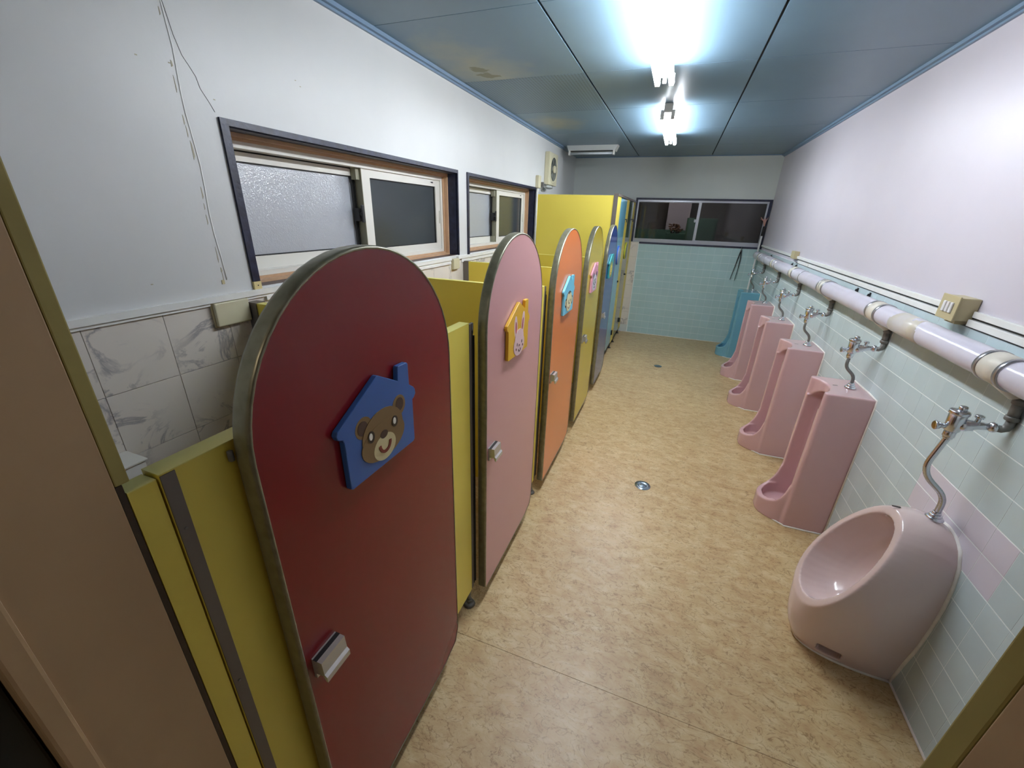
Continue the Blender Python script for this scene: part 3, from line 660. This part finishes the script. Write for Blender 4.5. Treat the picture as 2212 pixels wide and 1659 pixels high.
# ================================================================== URINALS
def boolean_mesh(base, cutters, name, voxel, smooth_it, mode=None):
    """base and cutters are MBs; returns an evaluated, remeshed, smoothed mesh"""
    def tmp(mb):
        me = bpy.data.meshes.new('tmp'); me.from_pydata(mb.v, [], mb.f)
        bm = bmesh.new(); bm.from_mesh(me); bmesh.ops.remove_doubles(bm, verts=bm.verts, dist=1e-5); bmesh.ops.recalc_face_normals(bm, faces=bm.faces); bm.to_mesh(me); bm.free()
        o = bpy.data.objects.new('tmp', me); col.objects.link(o); return o
    bo = tmp(base); cs = []
    for op, cmb in cutters:
        c = tmp(cmb); cs.append(c); m = bo.modifiers.new('b', 'BOOLEAN'); m.operation = op; m.object = c; m.solver = 'EXACT'
    if voxel:
        r = bo.modifiers.new('r', 'REMESH'); r.mode = 'VOXEL'; r.voxel_size = voxel; r.use_smooth_shade = True
        s = bo.modifiers.new('s', 'SMOOTH'); s.factor = .5; s.iterations = smooth_it
    dg = bpy.context.evaluated_depsgraph_get(); dg.update()
    me = bpy.data.meshes.new_from_object(bo.evaluated_get(dg)); me.name = name
    for p in me.polygons: p.use_smooth = True
    for o in cs+[bo]: bpy.data.objects.remove(o, do_unlink=True)
    return me
def arch(hw, z0, top, rz=None, n=16):
    rz = rz or hw; zs = top-rz
    return [(-hw, z0), (hw, z0)]+[(hw*math.cos(PI*k/n), zs+rz*math.sin(PI*k/n)) for k in range(n+1)]
def rounded(pts, rs, seg=5):
    out = []; n = len(pts)
    for i, p in enumerate(pts):
        a = Vector(pts[i-1]); b = Vector(p); c = Vector(pts[(i+1) % n]); r = rs[i]
        if r <= 0: out.append(tuple(b)); continue
        u = (a-b).normalized()*min(r, .48*(a-b).length); v = (c-b).normalized()*min(r, .48*(c-b).length)
        for k in range(seg+1):
            t_ = k/seg; out.append(tuple(b+u*(1-t_)**2+v*t_**2))
    return out
def stall_urinal_mesh():
    sym = lambda p: [(x, -y) for x, y in p]+[(x, y) for x, y in p[::-1] if y > 1e-6]
    base = MB().prism(rounded([(0, -.147), (-.213, -.147), (-.213, .147), (0, .147)], [0, .022, .022, 0]), 0, .835, 'z')
    lip_side = rounded([(0, 0), (-.333, 0), (-.334, .098), (-.300, .108), (-.262, .128), (-.230, .18), (-.214, .27), (-.10, .30), (0, .30)], [0, .006, .010, .03, .04, .06, .03, 0, 0])
    lip_plan = rounded(sym([(.03, .128), (-.215, .128), (-.262, .112), (-.308, .078), (-.335, .03)]), [0, .03, .04, .03, .03, .03, .03, .04, .03, 0])
    def inter(*ms):
        me = boolean_mesh(ms[0], [('INTERSECT', q) for q in ms[1:]], 'i', 0, 0); m_ = MB()
        m_.add([tuple(v.co) for v in me.vertices], [list(p.vertices) for p in me.polygons]); bpy.data.meshes.remove(me); return m_
    lip = inter(MB().prism(lip_side, -.16, .16, 'y'), MB().prism(lip_plan, -.02, .4, 'z'))
    top = MB().prism(arch(.1035, -.02, .786, .075), -.8, .1, 'x')
    basin = inter(MB().prism(sym([(-.060, .035), (-.070, .068), (-.100, .092), (-.150, .102), (-.205, .103), (-.250, .090), (-.285, .064), (-.306, .026)]), .058, .9, 'z'), top)
    front = inter(MB().prism([(-.18, -.103), (-.8, -.103), (-.8, .103), (-.18, .103)], .128, .9, 'z'), top)
    scallop = MB().prism([(-.8, -.122), (-.232, -.122), (-.214, -.116), (-.196, -.100), (-.176, -.066), (-.166, -.028), (-.164, 0), (-.166, .028), (-.176, .066), (-.196, .100), (-.214, .116), (-.232, .122), (-.8, .122)], .735, .9, 'z')
    return boolean_mesh(base, [('UNION', lip), ('DIFFERENCE', basin), ('DIFFERENCE', front), ('DIFFERENCE', scallop)], 'urinal_body', .0044, 9)
UM = stall_urinal_mesh()
UY = [2.48, 3.315, 4.15, 4.975, 5.80]
def urinal_bead(y0):
    fl_ = [(0, -.152), (-.206, -.152), (-.238, -.125), (-.297, -.075), (-.332, 0), (-.297, .075), (-.238, .125), (-.206, .152), (0, .152)]
    p = []
    for i in range(len(fl_)-1):
        for k in range(4):
            t_ = k/4; p.append((fl_[i][0]*(1-t_)+fl_[i+1][0]*t_, y0+fl_[i][1]*(1-t_)+fl_[i+1][1]*t_, .003+.001*math.sin(i*5+k*2)))
    p.append((0, y0+.152, .003))
    mb = MB().tube(p, .005, 6)
    mb.tube([(-.009, y0-.151, .0), (-.009, y0-.151, .80), (-.009, y0-.145, .832), (-.009, y0-.05, .836), (-.009, y0+.145, .834), (-.009, y0+.151, .80), (-.009, y0+.151, 0)], .005, 6)
    return mb
ulabels = ['pink ceramic stall urinal, second from the camera after the rounded bowl', 'pink ceramic stall urinal in the middle of the right wall row', 'pink ceramic stall urinal, second before the blue one', 'pink ceramic stall urinal directly in front of the blue one', 'light blue ceramic stall urinal at the far end of the row']
src_body = None
UMB = UM.copy(); UM.materials.append(M['pink']); UMB.materials.append(M['blueC'])
for k, y0 in enumerate(UY):
    t = thing('stall_urinal', (0, y0, 0), ulabels[k], 'urinal', 'urinals along the right wall')
    o = bpy.data.objects.new('body', UMB if k == 4 else UM); col.objects.link(o); o.parent = t; o.location = (-.008, 0, 0)
    obj('sealant', urinal_bead(y0), M['bead'], t)
    obj('maker_mark', MB().box(-.150, -.128, y0+.012, y0+.017, .834, .8355), M['dark'], t)
# rounded bowl urinal nearest the camera
BYC = 1.59
def bowl_mesh():
    P0 = Vector((-.3485, 0, .219)); P1 = Vector((-.150, 0, .685)); tt = (P1-P0).normalized(); nn = Vector((tt.z, 0, -tt.x)); C = P0.lerp(P1, .5)   # nn points into the body
    RA = (P1-P0).length/2
    wall_ = [(.105, 0), (.121, .14), (.133, .22), (.140, .34), (.140, .44), (.132, .52), (.115, .59), (.085, .638), (.045, .660), (0, .666)]
    def back(q):           # q 0 front on the floor .. 1 top of the wall outline (one side)
        if q < .34:
            a = q/.34*PI/2; return Vector((-.303*math.cos(a)**.85, .105*math.sin(a)**.8, 0))
        f = (q-.34)/.66*(len(wall_)-1); i = min(int(f), len(wall_)-2); k = f-i
        return Vector((0, wall_[i][0]*(1-k)+wall_[i+1][0]*k, wall_[i][1]*(1-k)+wall_[i+1][1]*k))
    hull = MB(); n = 64; m_ = 16; rows = []
    for s_ in range(m_+1):
        r = []; k = s_/m_
        for i in range(n):
            ph = -PI/2+2*PI*i/n; sg = 1 if i <= n/2 else -1; q = (i if i <= n/2 else n-i)/(n/2)
            u, l = math.sin(ph), math.cos(ph)
            Rr = C+tt*(RA*u)+Vector((0, .166*math.copysign(abs(l)**.92, l)*(1-.11*u), 0))
            B = back(q); B.y *= sg
            mid = (Rr+B)/2; G = Vector((-.10, 0, .36)); o = mid-G
            o = o.normalized()*(.040 if u > -.3 else .050)
            c_ = mid+o
            p = Rr*(1-k)**2+c_*2*k*(1-k)+B*k*k
            p.z = max(p.z, 0); p.x = min(p.x, 0); r.append(p)
        rows.append(r)
    v = [p for r in rows for p in r]; v.append(C.copy()); v.append(Vector((0, 0, .0)))
    f = [(a*n+b, a*n+(b+1) % n, (a+1)*n+(b+1) % n, (a+1)*n+b) for a in range(m_) for b in range(n)]
    f += [(b, (b+1) % n, len(v)-2) for b in range(n)]+[(m_*n+b, m_*n+(b+1) % n, len(v)-1) for b in range(n)]
    hull.add(v, f)
    ell = MB(); sg = 36; vv = []
    for i in range(sg//2+1):
        th = PI*i/(sg//2)
        for k in range(sg):
            ph = 2*PI*k/sg; u = math.sin(th)*math.cos(ph); l = math.sin(th)*math.sin(ph); q = math.cos(th)
            vv.append(C+tt*(u*(RA-.031))+Vector((0, .138*math.copysign(abs(l)**.95, l)*(1-.12*u), 0))+nn*(q*.165+.004))
    fs = [(i*sg+k, (i+1)*sg+k, (i+1)*sg+(k+1) % sg, i*sg+(k+1) % sg) for i in range(sg//2) for k in range(sg)]
    ell.add(vv, fs)
    # screw pocket low on the near side
    ax = Vector((-.46, -.89, 0)).normalized(); tg = Vector((-ax.y, ax.x, 0)); pc_ = Vector((-.205, -.084, .052)); pk = MB(); vv = []
    for a in (-.034, .06):
        for b in (-.038, .038):
            for z in (-.026, .026): vv.append(pc_+ax*a+tg*b+Vector((0, 0, z)))
    pk.add(vv, [(0,1,3,2),(4,6,7,5),(0,4,5,1),(2,3,7,6),(0,2,6,4),(1,5,7,3)])
    return boolean_mesh(hull, [('DIFFERENCE', ell), ('DIFFERENCE', pk)], 'bowl_body', .004, 12)
t = thing('bowl_urinal', (0, BYC, 0), 'pale pink rounded bowl urinal with large oval opening, nearest the camera', 'urinal', 'urinals along the right wall')
bm_ = bowl_mesh(); bm_.materials.append(M['palepink'])
o = bpy.data.objects.new('body', bm_); col.objects.link(o); o.parent = t; o.location = (-.008, 0, 0)
obj('fixing_screw', MB().ball((-.232, BYC-.062, .052), .013, 12), M['palepink'], t)
mb = MB(); pts = []
for k in range(25):
    a = -PI/2+PI*k/24; pts.append((-.008-.303*abs(math.cos(a))**.85, BYC+.108*math.copysign(abs(math.sin(a))**.85, math.sin(a)), .004))
mb.tube(pts, .0065, 6)
side = [(.107, 0), (.114, .06), (.123, .14), (.135, .22), (.142, .34), (.142, .44), (.134, .52), (.117, .59), (.087, .640), (.047, .662), (.01, .668)]
mb.tube([(-.010, BYC-a, z) for a, z in side]+[(-.010, BYC+a, z) for a, z in side[::-1]], .0065, 6)
obj('sealant', mb, M['bead'], t)
obj('maker_mark', MB().box(-.165, -.140, BYC+.03, BYC+.036, .688, .690), M['dark'], t)

# flush valves
def corrugated(path, r, step=.004):
    pts = [Vector(p) for p in path]; out = []; rr = []
    # smooth the corners
    sm = [pts[0]]
    for i in range(1, len(pts)-1):
        a, b, c = pts[i-1], pts[i], pts[i+1]; q = min((a-b).length, (c-b).length)*.45
        u = b+(a-b).normalized()*q; v = b+(c-b).normalized()*q
        for k in range(7): t_ = k/6; sm.append(u*(1-t_)**2+b*2*t_*(1-t_)+v*t_**2)
    sm.append(pts[-1])
    L_ = 0; acc = 0
    for i in range(len(sm)-1):
        d = (sm[i+1]-sm[i]).length; n = max(1, int(d/(step/2)))
        for k in range(n): out.append(sm[i].lerp(sm[i+1], k/n))
    out.append(sm[-1])
    return out, sm
def valve(y0, base, hose, label):
    t = thing('flush_valve', (-.02, y0, 1.05), label, 'valve', 'flush valves above the urinals')
    y = y0+.008; bx, bz = base
    mb = MB().cyl((-.124, y, 1.020), (-.124, y, 1.084), .020, 18, r2=.023).cyl((-.124, y, 1.080), (-.124, y, 1.092), .0255, 18).cyl((-.120, y, 1.090), (-.120, y, 1.108), .011, 14)
    mb.tube([(-.118, y, 1.045), (-.098, y-.004, 1.048), (-.076, y-.012, 1.056), (-.052, y-.020, 1.060)], [.020, .020, .013, .010], 14)
    mb.box(-.110, -.080, y-.016, y+.008, 1.034, 1.058, bev=.004)
    obj('valve_body', mb, M['chrome'], t)
    obj('push_knob', MB().cyl((-.142, y, 1.034), (-.160, y+.003, 1.032), .008, 12).cyl((-.154, y+.002, 1.032), (-.168, y+.004, 1.031), .011, 14, r2=.016), M['chrome'], t)
    obj('knob_face', MB().cyl((-.1675, y+.004, 1.031), (-.169, y+.004, 1.031), .0135, 14), M['brass'] if hose else M['chrome'], t)
    obj('stop_screw', MB().cyl((-.080, y-.010, 1.060), (-.079, y-.010, 1.084), .0065, 12).cyl((-.079, y-.010, 1.080), (-.079, y-.010, 1.089), .0115, 12), M['chrome'], t)
    obj('union_nut', MB().ball((-.046, y-.022, 1.061), .0165, 14, 0, (.75, 1, 1)), M['chrome'], t)
    obj('elbow', MB().tube([(-.042, y-.023, 1.061), (-.030, y-.028, 1.061), (-.022, y-.030, 1.066), (-.019, y-.031, 1.078), (-.019, y-.031, 1.096)], .0115, 12), M['grime'], t)
    obj('riser', MB().cyl((-.021, y-.031, 1.094), (-.021, y-.031, 1.108), .017, 14).tube([(-.021, y-.031, 1.10), (-.024, y-.031, 1.162)], .0135, 12).cyl((-.024, y-.031, 1.146), (-.024, y-.031, 1.162), .0165, 14), M['grime'], t)
    obj('nut', MB().cyl((-.124, y, .998), (-.124, y, 1.022), .0155, 6 if not hose else 18).cyl((-.124, y, .992), (-.124, y, 1.002), .0125, 14), M['chrome'], t)
    if hose:
        out, sm = corrugated([(-.124, y, .995), (-.150, y-.004, .862), (bx-.004, y-.014, .785), (bx, y0, bz+.01)], .0085)
        obj('flexible_hose', MB().tube(out, [.0086+.0012*(1 if i % 2 else -1) for i in range(len(out))], 10), M['chrome'], t)
    else:
        out, sm = corrugated([(-.124, y, .995), (-.126, y, .945), (bx, y0+.002, .900), (bx, y0, bz+.01)], .008)
        obj('bent_pipe', MB().tube(sm, .0078, 12), M['grime'], t)
    obj('flange', MB().cyl((bx, y0, bz-.004), (bx, y0, bz+.004), .026, 20, r2=.022).cyl((bx, y0, bz+.002), (bx, y0, bz+.014), .017, 18).cyl((bx, y0, bz+.014), (bx, y0, bz+.024), .0135, 6), M['chrome'], t)
    return t
vl = ['chrome flush valve with ribbed flexible hose above the rounded bowl urinal']+['chrome flush valve with bent pipe above the %s' % s for s in ('nearest pink stall urinal, beside the bowl', 'second pink stall urinal from the bowl', 'third pink stall urinal from the bowl', 'pink stall urinal next to the blue one', 'blue stall urinal')]
valve(BYC, (-.060, .697), True, vl[0])
for k, y0 in enumerate(UY): valve(y0, (-.078, .841), False, vl[k+1])

# insulated water pipe
t = thing('water_pipe', (-.072, 3.3, 1.24), 'long white lagged water pipe running along the right wall above the urinals', 'pipe')
PX, PZ, PR = -.076, 1.238, .045
n = 120; pts = []; rr = []
tees = [BYC+.0]+[y-.02 for y in UY]
for i in range(n+1):
    y = .25+(6.12-.25)*i/n; pts.append((PX, y, PZ)); rr.append(PR*(1+.025*math.sin(i*1.7)*math.cos(i*.63)))
obj('lagging', MB().tube(pts, rr, 28), M['pipe'], t)
obj('stained_wrap', MB().tube([(PX, 2.02, PZ-.001), (PX, 2.1, PZ-.001), (PX, 2.26, PZ-.001)], [PR+.0008, PR+.0012, PR+.0008], 28), M['lagstain'], t)
for y in tees:
    mb = MB().tube([(PX, y-.047, PZ), (PX, y-.046, PZ), (PX, y+.046, PZ), (PX, y+.047, PZ)], [PR, PR+.003, PR+.003, PR], 28)
    mb.tube([(PX+.01, y-.005, PZ-.02), (PX+.048, y-.012, PZ-.0695)], [.038, .020], 16)
    te = obj('tee_cover', mb, M['tee'], t)
    for q in (-.047, .047):
        obj('steel_band', MB().tube([(PX, y+q-.0085, PZ), (PX, y+q-.008, PZ), (PX, y+q+.008, PZ), (PX, y+q+.0085, PZ)], [PR, PR+.0048, PR+.0048, PR], 28), M['band'], te)
for y in (3.85, 3.30, 4.80, 5.35, 5.62):
    obj('steel_band', MB().tube([(PX, y-.004, PZ), (PX, y-.0035, PZ), (PX, y+.0035, PZ), (PX, y+.004, PZ)], [PR, PR+.0038, PR+.0038, PR], 28), M['band'], t)
for y in (2.82, 3.0, 4.45, 4.60, 5.6):
    obj('wall_hook', MB().tube([(-.010, y, 1.275), (-.018, y, 1.275), (-.020, y, 1.262)], .005, 8).box(-.012, -.0085, y-.008, y+.008, 1.262, 1.285), M['dark'], t)

# cable trunking and switch boxes on the right wall
t = thing('cable_trunking', (-.01, 2.9, 1.305), 'white plastic cable trunking along the right wall just above the tiles', 'trunking')
obj('cover', MB().box(-.018, -.001, .24, 1.955, 1.298, 1.322, bev=.002), M['rail'], t)
obj('cover', MB().box(-.018, -.001, 2.085, 4.08, 1.298, 1.322, bev=.002).box(-.018, -.001, 4.09, 4.42, 1.298, 1.322, bev=.002), M['rail'], t)
obj('dark_line', MB().box(-.012, 0, .24, 4.5, 1.2935, 1.298).box(-.008, 0, .24, BY-.02, 1.324, 1.329), M['dark'], t)  # thin dark strips below the trunking and between trunking and rail
obj('end_plug', MB().box(-.018, -.002, 2.066, 2.084, 1.299, 1.321), M['dark'], t)
t = thing('switch_box', (-.03, 2.01, 1.35), 'cream surface mounted switch box with three white rockers on the right wall', 'switch')
obj('housing', MB().box(-.060, -.001, 1.957, 2.060, 1.312, 1.393, bev=.004).box(-.040, -.001, 1.98, 2.045, 1.296, 1.314, bev=.002), M['creamd'], t)
fp = obj('face_plate', MB().box(-.064, -.059, 1.953, 2.064, 1.308, 1.397, bev=.002), M['creamd'], t)
for y in (1.983, 2.005, 2.027): obj('rocker', MB().box(-.070, -.063, y-.0075, y+.0075, 1.335, 1.373, bev=.003), M['button'], fp)
t = thing('junction_box', (-.02, 4.55, 1.34), 'small yellowed socket box with broken edge on the right wall, far end', 'socket')
obj('housing', MB().box(-.040, -.001, 4.50, 4.62, 1.325, 1.39, bev=.003), M['creamd'], t)
for q in ((4.62, 4.65, 1.335, 1.352), (4.62, 4.65, 1.365, 1.382), (4.545, 4.575, 1.324, 1.326)): obj('side_tab', MB().box(-.034, -.016, *q), M['creamd'], t)

# left wall boxes
t = thing('cover_box', (-2.49, .99, 1.28), 'cream plastic cover box on the marble tiles under the left rail, nearest', 'box')
obj('housing', MB().box(-2.495, -2.476, .93, 1.055, 1.236, 1.316, bev=.004), M['cream'], t)
obj('base_plate', MB().box(-2.495, -2.487, .925, 1.06, 1.232, 1.318, bev=.003), M['creamd'], t)
t = thing('cover_box', (-2.49, 2.66, 1.29), 'small cream box on the left wall below the gap between the windows', 'box')
obj('housing', MB().box(-2.495, -2.474, 2.615, 2.70, 1.255, 1.325, bev=.004), M['cream'], t)
obj('base_plate', MB().box(-2.495, -2.487, 2.612, 2.703, 1.252, 1.327, bev=.002), M['creamd'], t)
t = thing('paper_holder', (-2.46, .57, .9), 'small white paper holder on the marble wall behind the door jamb', 'holder')
obj('shell', MB().box(-2.495, -2.40, .40, .575, .84, .93, bev=.004), M['rail'], t)
obj('lid', MB().box(-2.495, -2.395, .395, .58, .93, .936, bev=.002), M['white'], t)

# extractor fan
t = thing('extractor_fan', (-2.47, 4.85, 2.09), 'square cream extractor fan with round opening high on the left wall', 'fan')
fy, fz, fx0, fx1 = 4.895, 2.092, -2.499, -2.445
obj('housing', MB().box(fx0, fx1, fy-.172, fy+.155, fz-.158, fz+.158, bev=.008), M['cream'], t)
mb = MB(); sg = 32; vv = []
for r_, x_ in ((.142, fx1+.001), (.136, fx1+.008), (.128, fx1+.002), (.116, fx1+.0015)):
    vv += [(x_, fy+r_*math.cos(2*PI*k/sg), fz+r_*math.sin(2*PI*k/sg)) for k in range(sg)]
mb.add(vv, [(i*sg+k, i*sg+(k+1) % sg, (i+1)*sg+(k+1) % sg, (i+1)*sg+k) for i in range(3) for k in range(sg)], 0, True)
obj('ring', mb, M['cream'], t)
obj('duct_mouth', MB().cyl((fx1+.0002, fy, fz), (fx1+.0012, fy, fz), .128, 32), mat('duct_grey', (84, 88, 82), .5), t)
mb = MB()
for k in range(6):
    a = 2*PI*k/6; bl = []
    for r_, w_, x_ in ((.035, .22, .004), (.075, .42, .006), (.108, .48, .008)):
        bl += [(fx1+.002, fy+r_*math.cos(a-w_), fz+r_*math.sin(a-w_)), (fx1+x_, fy+r_*math.cos(a+w_*.5), fz+r_*math.sin(a+w_*.5))]
    mb.add(bl, [(0, 1, 3, 2), (2, 3, 5, 4)], 0, True)
obj('blades', mb, mat('fan_blade', (112, 116, 108), .4), t)
obj('hub', MB().cyl((fx1+.001, fy, fz), (fx1+.022, fy, fz), .040, 24, r2=.034), M['cream'], t)
t = thing('pull_switch', (-2.49, 4.47, 1.94), 'narrow cream switch box with hanging hook beside the extractor fan', 'switch')
obj('housing', MB().box(-2.499, -2.465, 4.435, 4.52, 1.885, 2.0, bev=.004), M['cream'], t)
obj('hook', MB().tube([(-2.47, 4.56, 1.945), (-2.465, 4.57, 1.92), (-2.46, 4.55, 1.89), (-2.455, 4.53, 1.865)], .005, 8).tube([(-2.46, 4.55, 1.865), (-2.45, 4.60, 1.86), (-2.44, 4.62, 1.87)], .004, 8).ball((-2.455, 4.53, 1.862), .009, 8), M['grime'], t)
t = thing('wall_lamp', (-2.45, 4.7, 1.91), 'small oval glass lamp hood on a bracket below the extractor fan', 'lamp')
obj('bracket', MB().box(-2.499, -2.45, 4.55, 4.585, 1.90, 1.945, bev=.003).tube([(-2.499, 4.57, 1.93), (-2.44, 4.60, 1.925)], .007, 8), M['grime'], t)
obj('hood', MB().ball((-2.435, 4.70, 1.905), .09, 16, 0, (.45, 1.15, .22)), mat('grey_glass', (170, 174, 172), .25), t)

# ceiling lamps
def ceiling_lamp(cx, y0, y1, label):
    t = thing('ceiling_lamp', (cx, (y0+y1)/2, H), label, 'lamp', 'twin tube ceiling lamps')
    obj('housing', MB().prism([(cx-.030, H), (cx+.030, H), (cx+.027, H-.052), (cx-.027, H-.052)], y0+.004, y1-.004, 'y'), M['lampw'], t)
    for y, s_ in ((y0, 1), (y1, -1)):
        mb = MB()
        for dx in (-.036, .036): mb.box(cx+dx-.013, cx+dx+.013, min(y, y+.016*s_), max(y, y+.016*s_), H-.098, H-.040, bev=.004)
        mb.box(cx-.03, cx+.03, min(y, y+.012*s_), max(y, y+.012*s_), H-.056, H, bev=.002)
        obj('socket', mb, M['lampw'], t)
    for dx in (-.036, .036):
        obj('tube', MB().tube([(cx+dx, y0+.015, H-.082), (cx+dx, y1-.015, H-.082)], .0150, 12), M['tube'], t)
    for y in (y0+.03, y1-.03): obj('starter', MB().cyl((cx, y, H-.052), (cx, y, H-.090), .010, 12), M['lampw'], t)
    return t
ceiling_lamp(-1.250, 1.55, 2.78, 'lit twin tube fluorescent lamp at the top of the view, nearer one')
ceiling_lamp(-1.257, 3.60, 4.80, 'lit twin tube fluorescent lamp on the ceiling, farther one')
t = thing('wall_fluorescent', (-2.13, 5.4, H), 'unlit white fluorescent fitting across the ceiling above the corner cubicles', 'lamp')
ly = 5.33
obj('reflector', MB().add([(-2.425, ly-.005, H-.001), (-1.838, ly+.01, H-.001), (-1.862, ly-.05, H-.062), (-2.39, ly-.06, H-.062), (-2.425, ly+.12, H-.001), (-1.838, ly+.13, H-.001), (-1.862, ly+.12, H-.062), (-2.39, ly+.12, H-.062)],
    [(0,1,2,3),(4,5,6,7),(0,1,5,4),(3,2,6,7),(0,3,7,4),(1,2,6,5)]), M['lampw'], t)
for xa in (-2.388, -1.880): obj('end_bracket', MB().box(xa, xa+.018, ly-.055, ly+.0, H-.108, H-.062, bev=.003), M['lampw'], t)
obj('dark_recess', MB().box(-2.368, -1.882, ly-.04, ly+.02, H-.066, H-.0622), M['black'], t)
obj('tube', MB().tube([(-2.371, ly-.032, H-.090), (-1.880, ly-.028, H-.090)], .0125, 12), M['tubeoff'], t)

# floor drains
for (x_, y_, s_, lab) in ((-1.0, 2.404, 1, 'round steel floor drain in the middle of the beige floor, nearer one'), (-1.017, 4.923, .9, 'small round floor drain farther back between stalls and urinals')):
    t = thing('floor_drain', (x_, y_, 0), lab, 'drain', 'floor drains')
    r_ = .05*s_
    obj('rim', MB().cyl((x_, y_, 0), (x_, y_, .0022), r_, 32), M['steel'], t)
    mb = MB(); sg = 28; vv = []
    for q, z in ((.80, .0022), (.74, .0042), (.60, .0045), (.55, .0028), (.34, .0028), (.30, .0044), (.22, .0044), (.001, .0048)): vv += [(x_+r_*q*math.cos(2*PI*k/sg), y_+r_*q*math.sin(2*PI*k/sg), z) for k in range(sg)]
    mb.add(vv, [(i*sg+k, i*sg+(k+1) % sg, (i+1)*sg+(k+1) % sg, (i+1)*sg+k) for i in range(7) for k in range(sg)], 0, True)
    obj('cover', mb, M['steel'], t)
    obj('screw', MB().cyl((x_+r_*.42, y_, .003), (x_+r_*.42, y_, .0045), .003, 8).cyl((x_-r_*.42, y_, .003), (x_-r_*.42, y_, .0045), .003, 8), M['dark'], t)

# tongs hanging on the back wall, broom in the corner
t = thing('tongs', (-.235, BY-.03, 1.29), 'dark metal tongs hanging from a hook under the back window', 'tongs')
obj('arm', MB().tube([(-.235, BY-.024, 1.275), (-.252, BY-.03, 1.17), (-.272, BY-.03, 1.02), (-.290, BY-.03, .89)], [.006, .006, .004, .003], 8), M['dark'], t)
obj('arm', MB().tube([(-.232, BY-.028, 1.275), (-.222, BY-.035, 1.17), (-.225, BY-.035, 1.02), (-.235, BY-.035, .885)], [.007, .006, .004, .003], 8), M['dark'], t)
obj('hook', MB().tube([(-.236, BY-.014, 1.312), (-.236, BY-.03, 1.308), (-.236, BY-.032, 1.28)], .004, 8).cyl((-.234, BY-.034, 1.268), (-.234, BY-.018, 1.268), .012, 12), M['grime'], t)
t = thing('broom', (-.11, 6.25, .8), 'upturned brush with white pole, dark sleeve and pink bristles in the far right corner', 'broom')
b0, b1 = Vector((-.080, 6.25, 0.0)), Vector((-.042, 6.335, 1.46)); b2 = b0.lerp(b1, 1.078); b3 = b0.lerp(b1, 1.125)
obj('pole', MB().tube([b0, b1], .0105, 12), M['rail'], t)
obj('sleeve', MB().tube([b1, b2], .0135, 12), M['dark'], t)
mb = MB()
for k in range(16):
    a = 2*PI*k/16; mb.tube([b2, b3+Vector((-.012+.018*math.cos(a), .014*math.sin(a), .0)), b3+Vector((-.022+.045*math.cos(a), .02*math.sin(a), .03+.012*math.sin(k*2.2)))], [.004, .0025, .001], 5)
obj('bristles', mb, M['bristle'], t)

# tiny flecks lying on the floor are part of the vinyl's wear; light panel added behind the camera brightens the door jamb
t = thing('added_hall_light', (-1.4, -1.0, 2.42), 'added light panel in the hallway behind the camera, out of view, lighting the door jamb', 'lamp')
obj('housing', MB().box(-1.7, -1.1, -1.12, -.88, 2.395, 2.42, bev=.004), M['lampw'], t)
obj('panel', MB().box(-1.68, -1.12, -1.10, -.90, 2.392, 2.396), emit('added_hall_panel', (255, 238, 216), HALL_FILL), t)
